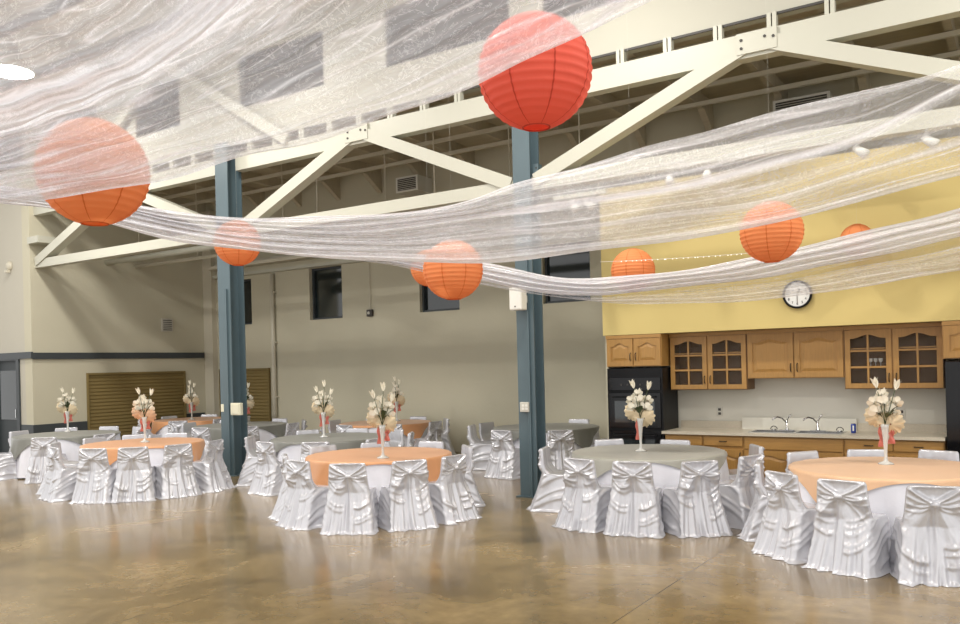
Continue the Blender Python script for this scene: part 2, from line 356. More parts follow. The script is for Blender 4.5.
# trusses, one per bay
def truss(x0, x1, label, xap=None, ph0=.33):
    r = thing('roof_truss', label, 'truss', ((x0+x1)/2, YC, 4.37)); ox = (x0+x1)/2; xm = ox if xap is None else xap
    def P(x, z): return (x-ox, 0, z-4.37)
    MB().box(x0-ox, x1-ox, -.09, .09, 1.20, 1.50).build('top_chord', M['truss'], r)
    MB().box(x0-ox, x1-ox, -.09, .09, 0, .19).build('bottom_chord', M['truss'], r)
    for s in (-1, 1):
        xe = x0+.06 if s < 0 else x1-.06
        MB().bar((P(xe, 4.50)[0], -.02, .13), (P(xm, 5.79)[0], -.02, 1.40), .2, .19).build('diagonal', M['truss'], r)
    g = MB(); g.add([(-.75, -.125, 1.02+.13), (.75, -.125, 1.02+.13), (.75, -.125, 1.48), (-.75, -.125, 1.48)], [(0, 1, 2, 3)]); g.box(-.42, .42, -.14, -.12, 1.22, 1.49)
    g = MB().box(xm-ox-.24, xm-ox+.24, -.13, -.09, 1.24, 1.495); gp = g.build('gusset_plate', M['truss'], r)
    for bx, bz in ((-.18, 1.41), (-.18, 1.31), (.10, 1.40), (.2, 1.38)):
        MB().tube([(bx+xm-ox, -.125, bz), (bx+xm-ox, -.14, bz)], .018, 8).build('bolt', M['dark'], gp)
    x = x0+ph0
    while x < x1-.1:
        MB().box(x-ox-.055, x-ox-.008, -.05, .05, 1.5, 1.70).box(x-ox+.008, x-ox+.055, -.05, .05, 1.5, 1.70).build('stub_post', M['truss'], r)
        x += .655
    return r
truss(XL, CXL-.14, 'cream steel truss bay between the left wall and the left column')
truss(CXL+.14, CXR-.14, 'cream steel truss bay between the two blue columns')
truss(CXR+.14, .60, 'cream steel truss bay over the kitchen, right of the near column', -2.62, .06)
# diagonal sway braces on the upper wall
r = thing('sway_brace', 'pale inverted V brace on the high wall at upper left', 'brace', (-14., YC-.12, 8.0))
MB().bar((0, 0, 0), (3.4, 0, -2.1), .08, .2).build('brace_arm', M['truss'], r)
MB().bar((0, 0, 0), (-3.2, 0, -2.1), .08, .2).build('brace_arm', M['truss'], r)

# ------------------------------------------------------------------ shutters, vents, small wall gear
def shutter(axis, a0, a1, z0, z1, label):
    if axis == 'x': loc = ((a0+a1)/2, YB-.03, z0); r = thing('roll_shutter', label, 'shutter', loc)
    else: loc = (XL+.03, (a0+a1)/2, z0); r = thing('roll_shutter', label, 'shutter', loc, PI/2)
    w = (a1-a0)/2; h = z1-z0; m = MB(); n = int(h/.085)
    vs = []; fs = []
    for i in range(n):
        zz = i*h/n; d = h/n
        vs += [(-w, 0, zz), (w, 0, zz), (-w, -.014, zz+d*.35), (w, -.014, zz+d*.35), (-w, 0, zz+d), (w, 0, zz+d)]
        k = 6*i; fs += [(k, k+1, k+3, k+2), (k+2, k+3, k+5, k+4)]
    m.add(vs, fs); m.box(-w, w, 0, .02, 0, h)
    m.build('slats', M['brown'], r); MB().box(-w-.03, -w, -.05, .02, 0, h).box(w, w+.03, -.05, .02, 0, h).box(-w-.03, w+.03, -.05, .02, h, h+.05).build('frame', M['brown'], r)
    return r
shutter('y', 11.51, 14.22, .02, 1.90, 'wide brown slatted shutter set in the left wall')
shutter('x', -18.3, -16.42, .02, 1.92, 'brown slatted shutter on the back wall behind the left column')
p = atX(167, 325, XL+.03); r = thing('wall_vent', 'small square grey vent high on the left wall', 'vent', tuple(p))
MB().box(-.02, .02, -.16, .16, -.17, .17).build('vent_frame', M['duct'], r)
m = MB(); [m.box(.02, .03, -.13, .13, z, z+.02) for z in np.arange(-.14, .13, .05)]; m.build('vent_slats', M['dark'], r)
def duct(px, py, label, w=.62, h=.36):
    p = atY(px, py, YB-.55); r = thing('air_duct', label, 'vent', (p[0], YB-.55, p[2]))
    m = MB(); m.box(-w/2, w/2, 0, .53, -h/2, h/2).build('duct_box', M['duct'], r)
    f = MB(); t = .04
    f.box(-w/2, w/2, -.02, 0, h/2-t, h/2).box(-w/2, w/2, -.02, 0, -h/2, -h/2+t).box(-w/2, -w/2+t, -.02, 0, -h/2+t, h/2-t).box(w/2-t, w/2, -.02, 0, -h/2+t, h/2-t)
    f.build('grille_frame', M['white'], r)
    g = MB().box(-w/2+t, w/2-t, -.008, -.004, -h/2+t, h/2-t); g.build('grille_backing', M['dark'], r)
    g = MB(); [g.box(-w/2+t, w/2-t, -.016, -.008, z, z+.012) for z in np.arange(-h/2+.06, h/2-.05, .04)]; g.build('grille_slats', M['duct'], r)
duct(407, 184, 'boxed air vent sticking out of the back wall between the columns', .60, .34)
duct(801, 103, 'air vent high on the back wall above the kitchen', .90, .22)
p = atY(370, 313, YB-.04); r = thing('fire_bell', 'small dark bell box hanging on a thin wall conduit', 'bell', tuple(p))
MB().box(-.08, .08, -.04, .04, -.08, .08).build('bell_box', M['dark'], r, bevel=.01); MB().tube([(0, 0, .08), (0, 0, 1.2)], .012, 8).build('conduit', M['pipe'], r)
MB().tube([(0, -.04, 0), (0, -.06, 0)], .035, 12).build('bell_dome', M['duct'], r)
p = atY(10, 266, YC-.2); r = thing('wall_horn', 'round pale siren on the far left wall above the door', 'siren', tuple(p))
MB().lathe([(.0, 0), (.11, 0), (.11, .03), (.06, .07), (.0, .08)], 20).build('siren_dome', M['pipe'], r, smooth=True).rotation_euler = (PI/2, 0, 0)
MB().box(-.05, .05, -.11, -.02, -.16, -.1).build('siren_base', M['pipe'], r)
p = atY(277, 292, YB-.16); 
# column boxes
p = atY(237, 409, YC-.27); r = thing('electrical_box', 'cream switch box on the left blue column', 'box', (p[0], YC-.27, p[2]))
MB().box(-.13, .13, -.04, .03, -.11, .11).build('box_body', M['offwhite'], r, bevel=.01); MB().box(-.1, .1, -.048, -.04, -.08, .08).build('box_cover', M['offwhite'], r)
p = atY(219, 408, YC-.27); r = thing('outlet_box', 'tiny beige outlet box on the left edge of the left column', 'box', (CXL-.16, YC-.24, p[2]))
MB().box(-.05, .03, -.03, .03, -.07, .07).build('box_body', M['offwhite'], r, bevel=.006); MB().tube([(-.01, 0, -.07), (-.01, 0, -1.1)], .014, 8).build('conduit', M['blue'], r)
p = atY(526, 407, YC-.17); r = thing('outlet_box', 'grey four socket outlet box on the near blue column', 'box', (p[0], YC-.17, p[2]))
MB().box(-.085, .06, -.03, .03, -.07, .07).build('box_body', M['duct'], r, bevel=.008)
for sx in (-.03, .025):
    for sz in (-.022, .022): MB().box(sx-.02, sx+.02, -.036, -.03, sz-.016, sz+.016).build('socket', M['white'], r)
MB().tube([(.04, 0, -.07), (.04, 0, -1.66)], .012, 8).build('conduit', M['blue'], r)
p = atY(518, 299, YC-.3); r = thing('wall_speaker', 'white loudspeaker box fixed to the near blue column', 'speaker', (p[0], YC-.3, p[2]))
MB().box(-.10, .10, -.08, .08, -.16, .16).build('speaker_case', M['white'], r, bevel=.015)
MB().box(-.085, .085, -.086, -.08, -.14, .14).build('speaker_grille', M['white'], r); MB().box(-.01, .01, -.09, -.086, -.12, -.10).build('badge', M['dark'], r)
MB().box(.02, .08, .08, .17, -.05, .05).build('bracket', M['duct'], r)
p = atY(541, 171, YC); r = thing('junction_box', 'blue junction box on the right side of the near column', 'box', (CXR+.17, YC, p[2]))
MB().box(-.028, .06, -.06, .06, -.1, .1).build('box_body', M['blue'], r, bevel=.006); MB().tube([(.03, -.062, .04), (.03, -.07, .04)], .012, 8).build('knockout', M['dark'], r)

# ------------------------------------------------------------------ kitchen
KF = 11.48                                   # soffit / tall cabinet front
def kx(px, Y): return atY(px, 391, Y)[0]
KX0 = kx(604.3, KF); KX1 = 3.2
b = MB().box(KX0, KX1, KF, KF+.12, 2.30, 4.5).box(KX0, KX1, KF+.12, 12.3, 2.30, 2.36).box(KX0, KX1, KF+.12, YB, 4.4, 4.5)
b.build('wall_soffit', M['yellow'], kind=ST)
MB().box(KX0, KX0+.04, KF+.08, YB, 0, 2.30).box(KX0, KX0+.04, KF+.12, YB, 2.36, 4.4).build('wall_partition', M['beige'], kind=ST)
MB().box(KX0+.04, KX1, 12.18, 12.3, 0, 2.30).build('wall_kitchen', M['splash'], kind=ST)
def door_panel(parent, x0, x1, z0, z1, Y, glass=False, hinge='l', arch=True, handle=True):
    """raised panel or glazed oak door, front at Y (local y negative = front)"""
    w, h = x1-x0, z1-z0; fr = min(.064, w*.2); t = .022
    r = MB(); n = 14
    xs = [x0+fr+(w-2*fr)*i/n for i in range(n+1)]
    def top(x):
        if not arch: return z1-fr
        u = (x-(x0+x1)/2)/((w-2*fr)/2); return z1-fr-.05+.05*(0.5+0.5*math.cos(PI*min(1, abs(u)*1.15)))
    r.box(x0, x0+fr, Y-t, Y, z0, z1).box(x1-fr, x1, Y-t, Y, z0, z1).box(x0+fr, x1-fr, Y-t, Y, z0, z0+fr)
    vs = []; 
    for x in xs: vs += [(x, Y-t, top(x)), (x, Y-t, z1), (x, Y, top(x)), (x, Y, z1)]
    fs = []
    for i in range(n):
        k = 4*i; fs += [(k, k+4, k+5, k+1), (k+2, k+6, k+4, k), (k+1, k+5, k+7, k+3)]
    r.add(vs, fs)
    d = r.build('door', M['oak'], parent)
    if glass:
        MB().box(x0+fr, x1-fr, Y-.006, Y-.003, z0+fr, z1-fr).build('glass_pane', M['cabglass'], d)
        m = MB(); xm = (x0+x1)/2; m.box(xm-.012, xm+.012, Y-t, Y-.004, z0+fr, z1-fr)
        for k in (1, 2): zz = z0+fr+(h-2*fr)*k/3; m.box(x0+fr, x1-fr, Y-t+.001, Y-.004, zz-.012, zz+.012)
        m.build('muntin', M['oak'], d)
    else:
        g = .012; vs = []; fs = []
        m = MB(); ins = .04
        pts = [(x0+fr, z0+fr), (x1-fr, z0+fr)]+[(x, top(x)) for x in xs[::-1]]
        cx, cz = (x0+x1)/2, (z0+z1)/2; n2 = len(pts)
        def shr(p, q): return (cx+(p[0]-cx)*(1-q/(w/2-fr)), cz+(p[1]-cz)*(1-q/(h/2-fr)))
        o_ = [(a, Y-.006, c) for a, c in pts]; i1 = [(*shr(p_, .018),) for p_ in pts]; i1 = [(a, Y-.006, c) for a, c in i1]; i2 = [shr(p_, .055) for p_ in pts]; i2 = [(a, Y-.018, c) for a, c in i2]
        m.add(o_+i1+i2, [(k, (k+1) % n2, n2+(k+1) % n2, n2+k) for k in range(n2)]+[(n2+k, n2+(k+1) % n2, 2*n2+(k+1) % n2, 2*n2+k) for k in range(n2)]+[tuple(2*n2+k for k in range(n2))])
        m.build('panel', M['oak'], d)
    if handle:
        hx = x1-fr/2 if hinge == 'l' else x0+fr/2; hz = handle if handle is not True else z0+.08
        m = MB().tube([(hx, Y-t, hz), (hx, Y-t-.03, hz+.015), (hx, Y-t-.03, hz+.095), (hx, Y-t, hz+.11)], .007, 8); m.build('handle', M['bronze'], d, smooth=True)
    return d
M['cabglass'] = mat('clear_cabinet_glass', (.3, .25, .2), .15, spec=.15, alpha=.05)
def cabinet(x0, x1, z0, z1, Y, Yb, label, glass=False, name='wall_cabinet', group=None):
    r = thing(name, label, 'cabinet', ((x0+x1)/2, Y, z0)); w = (x1-x0)/2; h = z1-z0; D = Yb-Y
    if glass:
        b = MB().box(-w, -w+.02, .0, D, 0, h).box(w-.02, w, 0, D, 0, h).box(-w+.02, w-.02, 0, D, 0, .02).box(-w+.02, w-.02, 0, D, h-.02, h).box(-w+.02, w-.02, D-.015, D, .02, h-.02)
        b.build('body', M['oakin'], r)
        for k, zz in enumerate((.27, .52)): MB().box(-w+.02, w-.02, .03, D-.02, zz, zz+.018).build('shelf', M['oak'], r)
        MB().box(-.03, .03, -.001, .02, .02, h-.02).build('stile', M['oak'], r)
    else: MB().box(-w, w, 0, D, 0, h).build('body', M['oak'], r)
    g = .012
    door_panel(r, -w+g, -g/2-.004, g, h-.055, -.001, glass, 'l'); door_panel(r, g/2+.004, w-g, g, h-.055, -.001, glass, 'r')
    MB().box(-w, w, -.03, 0, h-.05, h).build('crown', M['oakh'], r)
    return r
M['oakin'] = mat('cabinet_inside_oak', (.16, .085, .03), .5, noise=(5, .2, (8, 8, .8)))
YU = 11.80
xo0, xo1 = KX0+.042, kx(662, KF)
cabinet(xo0, xo1, 1.826, 2.295, KF+.03, 12.16, 'honey oak two door cabinet above the black oven')
xg0, xg1 = max(kx(671, YU), xo1+.002), kx(748, YU)
cabinet(xg0, xg1, 1.467, 2.295, YU, 12.16, 'glass fronted oak cabinet next to the oven', True)
xs1 = kx(845, YU)
cabinet(xg1+.002, xs1, 1.62, 2.295, YU, 12.16, 'solid two door oak cabinet above the sink')
xg3 = kx(943, KF)-.004
cabinet(xs1+.002, xg3, 1.467, 2.295, YU, 12.16, 'glass fronted oak cabinet beside the refrigerator', True)
xr0 = kx(943, KF)
cabinet(max(xg3, xr0)+.004, xr0+1.05, 1.84, 2.295, KF+.03, 12.16, 'oak cabinet above the black refrigerator at right edge')
# glassware inside the right glass cabinet
for k, dx in enumerate((.30, .36, .42)):
    z = 1.467+.27+.02
    o = MB().lathe([(.0, 0), (.022, 0), (.022, .003), (.004, .006), (.004, .05), (.024, .07), (.028, .11)], 12, ((xs1+dx), 11.93, z)).build('wine_glass', M['vase'], smooth=True)
    tag(o, ('leftmost', 'middle', 'rightmost')[k]+' of three small glasses behind the right cabinet glass', 'glass', 'glasses in the cabinet')
# oven tower
r = thing('wall_oven', 'tall black built-in double oven left of the counter', 'oven', ((xo0+xo1)/2, KF+.03, 0)); w = (xo1-xo0)/2
MB().box(-w, w, 0, .62, .02, 1.80).build('body', M['blackm'], r)
MB().box(-w+.03, w-.03, -.02, 0, 1.48, 1.66).build('control_panel', M['black'], r)
for k in range(5): MB().tube([(-.2+k*.1, -.02, 1.56), (-.2+k*.1, -.03, 1.56)], .014, 10).build('control_knob', M['dark'], r)
for z0, z1 in ((.92, 1.44), (.3, .88)):
    d = MB().box(-w+.03, w-.03, -.025, 0, z0, z1).build('oven_door', M['black'], r, bevel=.005)
    MB().tube([(-w+.1, -.03, z1-.06), (-w+.1, -.06, z1-.06), (w-.1, -.06, z1-.06), (w-.1, -.03, z1-.06)], .01, 8).build('handle', M['blackm'], d)
    MB().box(-w+.12, w-.12, -.028, -.025, z0+.08, z1-.12).build('oven_window', M['glassdark'], d)
# refrigerator
xf0 = kx(945.5, KF-.05); r = thing('refrigerator', 'black refrigerator at the right end of the kitchen', 'refrigerator', (xf0+.45, KF-.03, 0))
MB().box(-.45, .45, .05, .68, .02, 1.81).build('body', M['blackm'], r)
for a, c in ((-.45, -.003), (.003, .45)):
    d = MB().box(a, c, -.02, .05, .05, 1.81).build('door', M['black'], r, bevel=.01)
    hx = c-.04 if a < -.1 else a+.04
    MB().tube([(hx, -.02, .7), (hx, -.06, .72), (hx, -.06, 1.5), (hx, -.02, 1.52)], .012, 8).build('handle', M['blackm'], d)
# base cabinets
xb0 = kx(664, KF+.05); xb1 = kx(944, KF+.05); cuts = [xb0, kx(702, KF+.05), kx(742.5, KF+.05), kx(843, KF+.05), xb1]
labs = ['narrow oak base cabinet beside the black oven', 'oak base cabinet with a drawer left of the sink cabinet', 'wide oak sink base cabinet with two arched doors', 'oak base cabinet with two drawers beside the refrigerator']
YF = KF+.05
for i in range(4):
    x0, x1 = cuts[i]+.001, cuts[i+1]-.001; w = (x1-x0)/2
    r = thing('base_cabinet', labs[i], 'cabinet', ((x0+x1)/2, YF, 0))
    MB().box(-w, w, 0, .6, .19, .845).build('body', M['oak'], r); MB().box(-w, w, .07, .6, 0, .19).build('toe_kick', M['blackm'], r)
    ndoor = 1 if i < 2 else 2
    fr = [(-w+.012, w-.012)] if ndoor == 1 else [(-w+.012, -.006), (.006, w-.012)]
    if i == 2:
        d = MB().box(-w+.012, w-.012, -.02, -.001, .665, .825).build('drawer_front', M['oakh'], r, bevel=.004)
    else:
        for a, c in fr:
            d = MB().box(a, c, -.02, -.001, .695, .825).build('drawer', M['oakh'], r, bevel=.004)
            m = MB().tube([((a+c)/2-.05, -.02, .76), ((a+c)/2-.045, -.045, .76), ((a+c)/2+.045, -.045, .76), ((a+c)/2+.05, -.02, .76)], .007, 8); m.build('handle', M['bronze'], d)
    for k, (a, c) in enumerate(fr): door_panel(r, a, c, .205, .65, -.001, False, 'l' if (k == 0) else 'r', True, .50)
# countertop with sink
SX0, SX1 = kx(752, 11.8), kx(842, 11.8)
xc0 = kx(660, KF-.03); xc1 = xb1+.005
b = MB(); z0, z1 = .846, .886; SY0, SY1 = 11.62, 12.02
b.box(xc0, SX0, KF-.01, 12.176, z0, z1).box(SX1, xc1, KF-.01, 12.176, z0, z1).box(SX0, SX1, KF-.01, SY0, z0, z1).box(SX0, SX1, SY1, 12.176, z0, z1)
r = thing('countertop', 'speckled beige laminate worktop running under the oak wall cabinets', 'worktop', (0, 0, 0)); b.build('worktop', M['counter'], r)
MB().box(xc0+.05, xc1, 12.15, 12.178, z1, z1+.11).build('backsplash_lip', M['counter'], r)
MB().box(kx(742, 12.15), kx(856, 12.15), 12.12, 12.148, z1, z1+.17).build('splash_panel', M['splash'], r)
r = thing('kitchen_sink', 'stainless steel double bowl sink set in the worktop', 'sink', ((SX0+SX1)/2, 11.82, z1)); w = (SX1-SX0)/2
MB().box(-w-.015, w+.015, -.215, -.19, .001, .006).box(-w-.015, w+.015, .13, .215, .001, .006).box(-w-.015, -w+.02, -.19, .13, .001, .006).box(w-.02, w+.015, -.19, .13, .001, .006).box(-.02, .02, -.19, .13, .001, .006).build('rim', M['steel'], r)
for a, c in ((-w+.02, -.02), (.02, w-.02)):
    MB().box(a, c, -.19, -.185, -.036, .0).box(a, c, .125, .13, -.036, .0).box(a, a+.005, -.185, .125, -.036, 0).box(c-.005, c, -.185, .125, -.036, 0).box(a, c, -.19, .13, -.039, -.036).build('bowl', M['steel'], r)
def faucet(px, label, flip=1):
    p = kx(px, 12.0); r = thing('faucet', label, 'faucet', (p, 12.0, z1+.007))
    MB().lathe([(.0, 0), (.03, 0), (.026, .02), (.014, .03), (.014, .13), (.0, .135)], 14).build('body', M['steel'], r, smooth=True)
    MB().tube([(0, 0, .10), (-.05*flip, -.05, .17), (-.10*flip, -.11, .19), (-.14*flip, -.16, .17), (-.15*flip, -.17, .15)], .011, 8).build('spout', M['steel'], r, smooth=True)
    MB().tube([(0, 0, .13), (.03*flip, 0, .19), (.06*flip, .0, .22)], .009, 8).build('lever', M['steel'], r, smooth=True)
    MB().box(-.1, .1, -.03, .03, -.001, .006).build('deck_plate', M['steel'], r)
faucet(786, 'left chrome faucet standing behind the sink')
faucet(817, 'right chrome faucet standing behind the sink')
for px, lab in ((773, 'small black hoop drain stopper left of the left faucet'), (839, 'small black hoop drain stopper right of the right faucet')):
    r = thing('drain_stopper', lab, 'stopper', (kx(px, 11.99), 11.99, z1+.007)); MB().lathe([(0, 0), (.035, 0), (.035, .012), (0, .014)], 16).build('disc', M['steel'], r, smooth=True)
    MB().tube([(.045*math.cos(t), 0, .01+.045*math.sin(t)) for t in np.linspace(0, PI, 9)], .006, 6).build('hoop', M['blackm'], r, smooth=True)
r = thing('soda_can', 'blue drink can on the worktop right of the sink', 'can', (kx(852.5, 11.85), 11.85, z1))
MB().lathe([(.0, 0), (.026, 0), (.032, .008), (.032, .11), (.026, .122), (0, .122)], 20).build('can_body', M['bluecan'], r, smooth=True)
MB().lathe([(.0, .1225), (.026, .1225), (.026, .127), (.022, .125), (0, .1245)], 20).build('can_lid', M['steel'], r, smooth=True)
MB().box(-.006, .012, -.0335, -.031, .03, .10).build('can_marking', M['white'], r)
for px, py, lab in ((719.6, 411.5, 'grey wall socket on the backsplash left of the sink'), (901.5, 414, 'grey wall socket on the backsplash beside the right cabinet')):
    p = atY(px, py, 12.17); r = thing('wall_socket', lab, 'socket', (p[0], 12.178, p[2]))
    MB().box(-.045, .045, -.008, 0, -.065, .065).build('plate', M['duct'], r, bevel=.003)
    for s in (-.03, .03): MB().box(-.02, .02, -.011, -.008, s-.018, s+.018).build('outlet', M['dark'], r)
# clock
p = atY(797.5, 294.5, KF-.02); r = thing('wall_clock', 'round black rimmed wall clock on the yellow wall', 'clock', tuple(p))
o = MB().lathe([(0, -.004), (.185, -.004), (.185, .03), (.165, .04), (.157, .018), (0, .018)], 40).build('rim', M['blackm'], r, smooth=True); o.rotation_euler = (PI/2, 0, 0)
o = MB().lathe([(0, .018), (.157, .018), (.157, .021), (0, .021)], 40).build('face', M['clockface'], r); o.rotation_euler = (PI/2, 0, 0)
def text(s, size, loc, parent, m, name='numeral'):
    cu = bpy.data.curves.new(name, 'FONT'); cu.body = s; cu.size = size; cu.align_x = 'CENTER'; cu.align_y = 'CENTER'; cu.extrude = .001
    t_ = bpy.data.objects.new(name, cu); COL.objects.link(t_); dg = bpy.context.evaluated_depsgraph_get(); me = bpy.data.meshes.new_from_object(t_.evaluated_get(dg)); bpy.data.objects.remove(t_)
    o = bpy.data.objects.new(name, me); COL.objects.link(o); me.materials.append(m); o.parent = parent; o.location = loc; o.rotation_euler = (PI/2, 0, 0); return o
for k in range(1, 13):
    a = k*PI/6; text(str(k), .045, (.122*math.sin(a), -.024, .122*math.cos(a)), r, M['blackm'])
MB().bar((0, -.026, -.01), (.03, -.026, .075), .004, .010, (0, 1, 0)).build('hour_hand', M['blackm'], r); MB().bar((0, -.028, .01), (-.0, -.028, -.11), .004, .007, (0, 1, 0)).build('minute_hand', M['blackm'], r)

# ------------------------------------------------------------------ chairs in satin covers
def sm(a, b_, x):
    t = np.clip((x-a)/(b_-a), 0, 1); return t*t*(3-2*t)
def ring_pts(a, yb, yf, rad):
    """rounded rectangle ring; constant point counts so rings join cleanly. returns (x, y, nx, ny, rear, side)"""
    rad = min(rad, (yf-yb)/2*.98, a*.9); P = []
    NB, NC, NS_, NF = 84, 8, 20, 30
    for k in range(NB): u = k/NB; P.append((-a+rad+(2*a-2*rad)*u, yb, 0, -1, 1, 0))
    for k in range(NC): t = -PI/2+PI/2*k/NC; P.append((a-rad+rad*math.cos(t), yb+rad+rad*math.sin(t), math.cos(t), math.sin(t), 1-k/NC, k/NC))
    for k in range(NS_): P.append((a, yb+rad+(yf-yb-2*rad)*k/NS_, 1, 0, 0, 1))
    for k in range(NC): t = PI/2*k/NC; P.append((a-rad+rad*math.cos(t), yf-rad+rad*math.sin(t), math.cos(t), math.sin(t), 0, 1-k/NC))
    for k in range(NF): u = k/NF; P.append((a-rad-(2*a-2*rad)*u, yf, 0, 1, 0, 0))
    for k in range(NC): t = PI/2+PI/2*k/NC; P.append((-a+rad+rad*math.cos(t), yf-rad+rad*math.sin(t), math.cos(t), math.sin(t), 0, k/NC))
    for k in range(NS_): P.append((-a, yf-rad-(yf-yb-2*rad)*k/NS_, -1, 0, 0, 1))
    for k in range(NC): t = PI+PI/2*k/NC; P.append((-a+rad+rad*math.cos(t), yb+rad+rad*math.sin(t), math.cos(t), math.sin(t), k/NC, 1-k/NC))
    return P
def crease(x, p=3.): return (1-abs(math.sin(x)))**p
def cover_mesh(seed):
    rg = np.random.default_rng(seed)
    kx_, kz = rg.uniform(-.02, .02), .655+rg.uniform(-.015, .015)
    ph = rg.uniform(0, 6.28, 12); fan = rg.uniform(-.25, .25); sw = rg.uniform(.85, 1.2)
    sag = [[(rg.uniform(.05, .50), rg.uniform(.9, 1.7), rg.uniform(.013, .026), rg.uniform(.007, .012)) for _ in range(5)] for _ in (0, 1)]
    rings = [(z, '') for z in list(np.linspace(0, .455, 44))+list(np.linspace(.463, .775, 38))]+[(.79, 'c1'), (.798, 'c2'), (.80, 'c3')]
    vs = []; NT = None
    for z, kd in rings:
        q = min(z/.455, 1)
        a = .305-.063*q**.8; yf = .24-.03*q; yb = -.40+.155*q**.85; rad = .05
        if z > .46:
            u = (z-.455)/.345; a = .242-.030*u; yb = -.245-.03*u; w_ = max(0., 1-(z-.46)/.15)
            yf = yb+.055+.11*w_**2+.27*max(0., 1-(z-.46)/.02)**1; rad = .03+.02*w_
            if kd == 'c1': a *= .97
            if kd == 'c2': a *= .93; yf -= .012; yb += .012
            if kd == 'c3': a *= .88; yf -= .024; yb += .024
        P = ring_pts(a, yb, yf, rad); NT = len(P)
        for k, (x, y, nx, ny, rear, side) in enumerate(P):
            t = 2*PI*k/NT; q1 = z/.455
            low = (1-q1*.88) if q1 < 1 else .12
            d = low*(.016*math.sin(5*t+ph[0])+.014*math.sin(9*t+ph[1]+2*z)+.009*math.sin(17*t+ph[2]-3*z))
            if z < .03: d += .02*(1+math.sin(7*t+ph[3]))*(1-z/.03)
            if side > 0 and z < .47:
                f = y-yb
                for m2 in range(3): d += side*.014*crease(3.3*(z-.12*m2-.9*f+.9*f*f*1.2+ph[m2]*.1)*3.2+m2, 4)*float(sm(.0, .08, z))
            if rear > 0:
                m_ = rear; rx, rz = x-kx_, z-kz; dist = math.hypot(rx, rz); si = 1 if rx > 0 else 0
                if z < kz:
                    th = math.atan2(rx, -rz+.03); rmp = float(sm(.02, .22, dist))
                    d += m_*rmp*sw*(.020*math.cos(th*6+fan*6+ph[5])+.012*crease(th*4.5+ph[6], 2.)+.002*crease(th*11+ph[7], 3))
                    for (z0, c_, wd, hh) in sag[si]:       # hanging swags from the side edges to the centre
                        ar = z-(z0+c_*(abs(rx)-.13)**2*6*.5+(.25*abs(rx)))
                        d += m_*hh*1.25*math.exp(-(ar/wd)**2)*float(sm(.03, .09, abs(rx)))*float(sm(kz-.02, kz-.12, z))
                    d += m_*.022*math.exp(-((rx-.05*math.sin(5*(kz-z)+ph[3])*(kz-z))/.018)**2)*float(sm(kz, kz-.04, z))
                else:
                    wv = .205*max(0., rz)/(.785-kz)
                    d -= m_*.026*float(sm(wv+.01, wv-.05, abs(rx)))*float(sm(.0, .04, rz))*float(sm(.797, .77, z))
                cm_ = 0.
                for tx, tz, wd, hh, sg_ in ((.205, .785, .012, .022, -.012), (.228, .725, .009, .015, -.022), (.235, .665, .009, .016, -.036), (.24, .60, .010, .014, -.045), (.25, .52, .011, .012, -.06)):
                    for sg in (-1, 1):
                        bx_, bz_ = sg*tx, tz
                        L2 = (bx_-kx_)**2+(bz_-kz)**2; tt = max(0, min(1, ((x-kx_)*(bx_-kx_)+(z-kz)*(bz_-kz))/L2))
                        dd = math.hypot(x-kx_-tt*(bx_-kx_), z-kz-tt*(bz_-kz)-sg_*math.sin(PI*tt))
                        cm_ = max(cm_, hh*math.exp(-(dd/wd)**2)*(1-.3*tt))
                d += m_*cm_*1.15
                d += m_*.02*math.exp(-(dist/.045)**2)
            vs.append((x+nx*d, y+ny*d, z+(.0 if z > 0 else .003)))
    n = len(rings); fs = [(i*NT+k, i*NT+(k+1) % NT, (i+1)*NT+(k+1) % NT, (i+1)*NT+k) for i in range(n-1) for k in range(NT)]
    fs.append(tuple((n-1)*NT+k for k in range(NT)))
    me = bpy.data.meshes.new('chair_cover'); me.from_pydata(vs, [], fs); me.materials.append(M['satin'])
    for p in me.polygons: p.use_smooth = True
    return me, kx_, kz
chair_src = []
for sd in range(4):
    me, kx_, kz = cover_mesh(100+sd)
    k = MB(); NTk = 18
    vs, fs = grid(NTk, 10, lambda i, j: ((.030+.006*math.sin(3*2*PI*i/NTk+sd))*math.sin(PI*j/9)*math.cos(2*PI*i/NTk)*1.15+kx_, -.305-.022*math.sin(PI*j/9)*math.sin(2*PI*i/NTk), kz+.026*math.cos(PI*j/9)), True)
    k.add(vs, fs)
    ko = k.build('tie_knot', M['satin'], smooth=True); km = ko.data; bpy.data.objects.remove(ko)
    chair_src.append((me, km))
def make_chair(i, back, center, label, group, spin=0.):
    d = np.array(center[:2])-np.array(back[:2]); d /= np.linalg.norm(d)
    loc = np.array(back[:2])+d*.26; rz = math.atan2(-d[0], d[1])+spin
    r = thing('banquet_chair', label, 'chair', (loc[0], loc[1], 0), rz, group)
    me, km = chair_src[i % 4]
    for nm, q in (('chair_cover', me), ('tie_knot', km)):
        o = bpy.data.objects.new(nm, q); COL.objects.link(o); o.parent = r
    return r

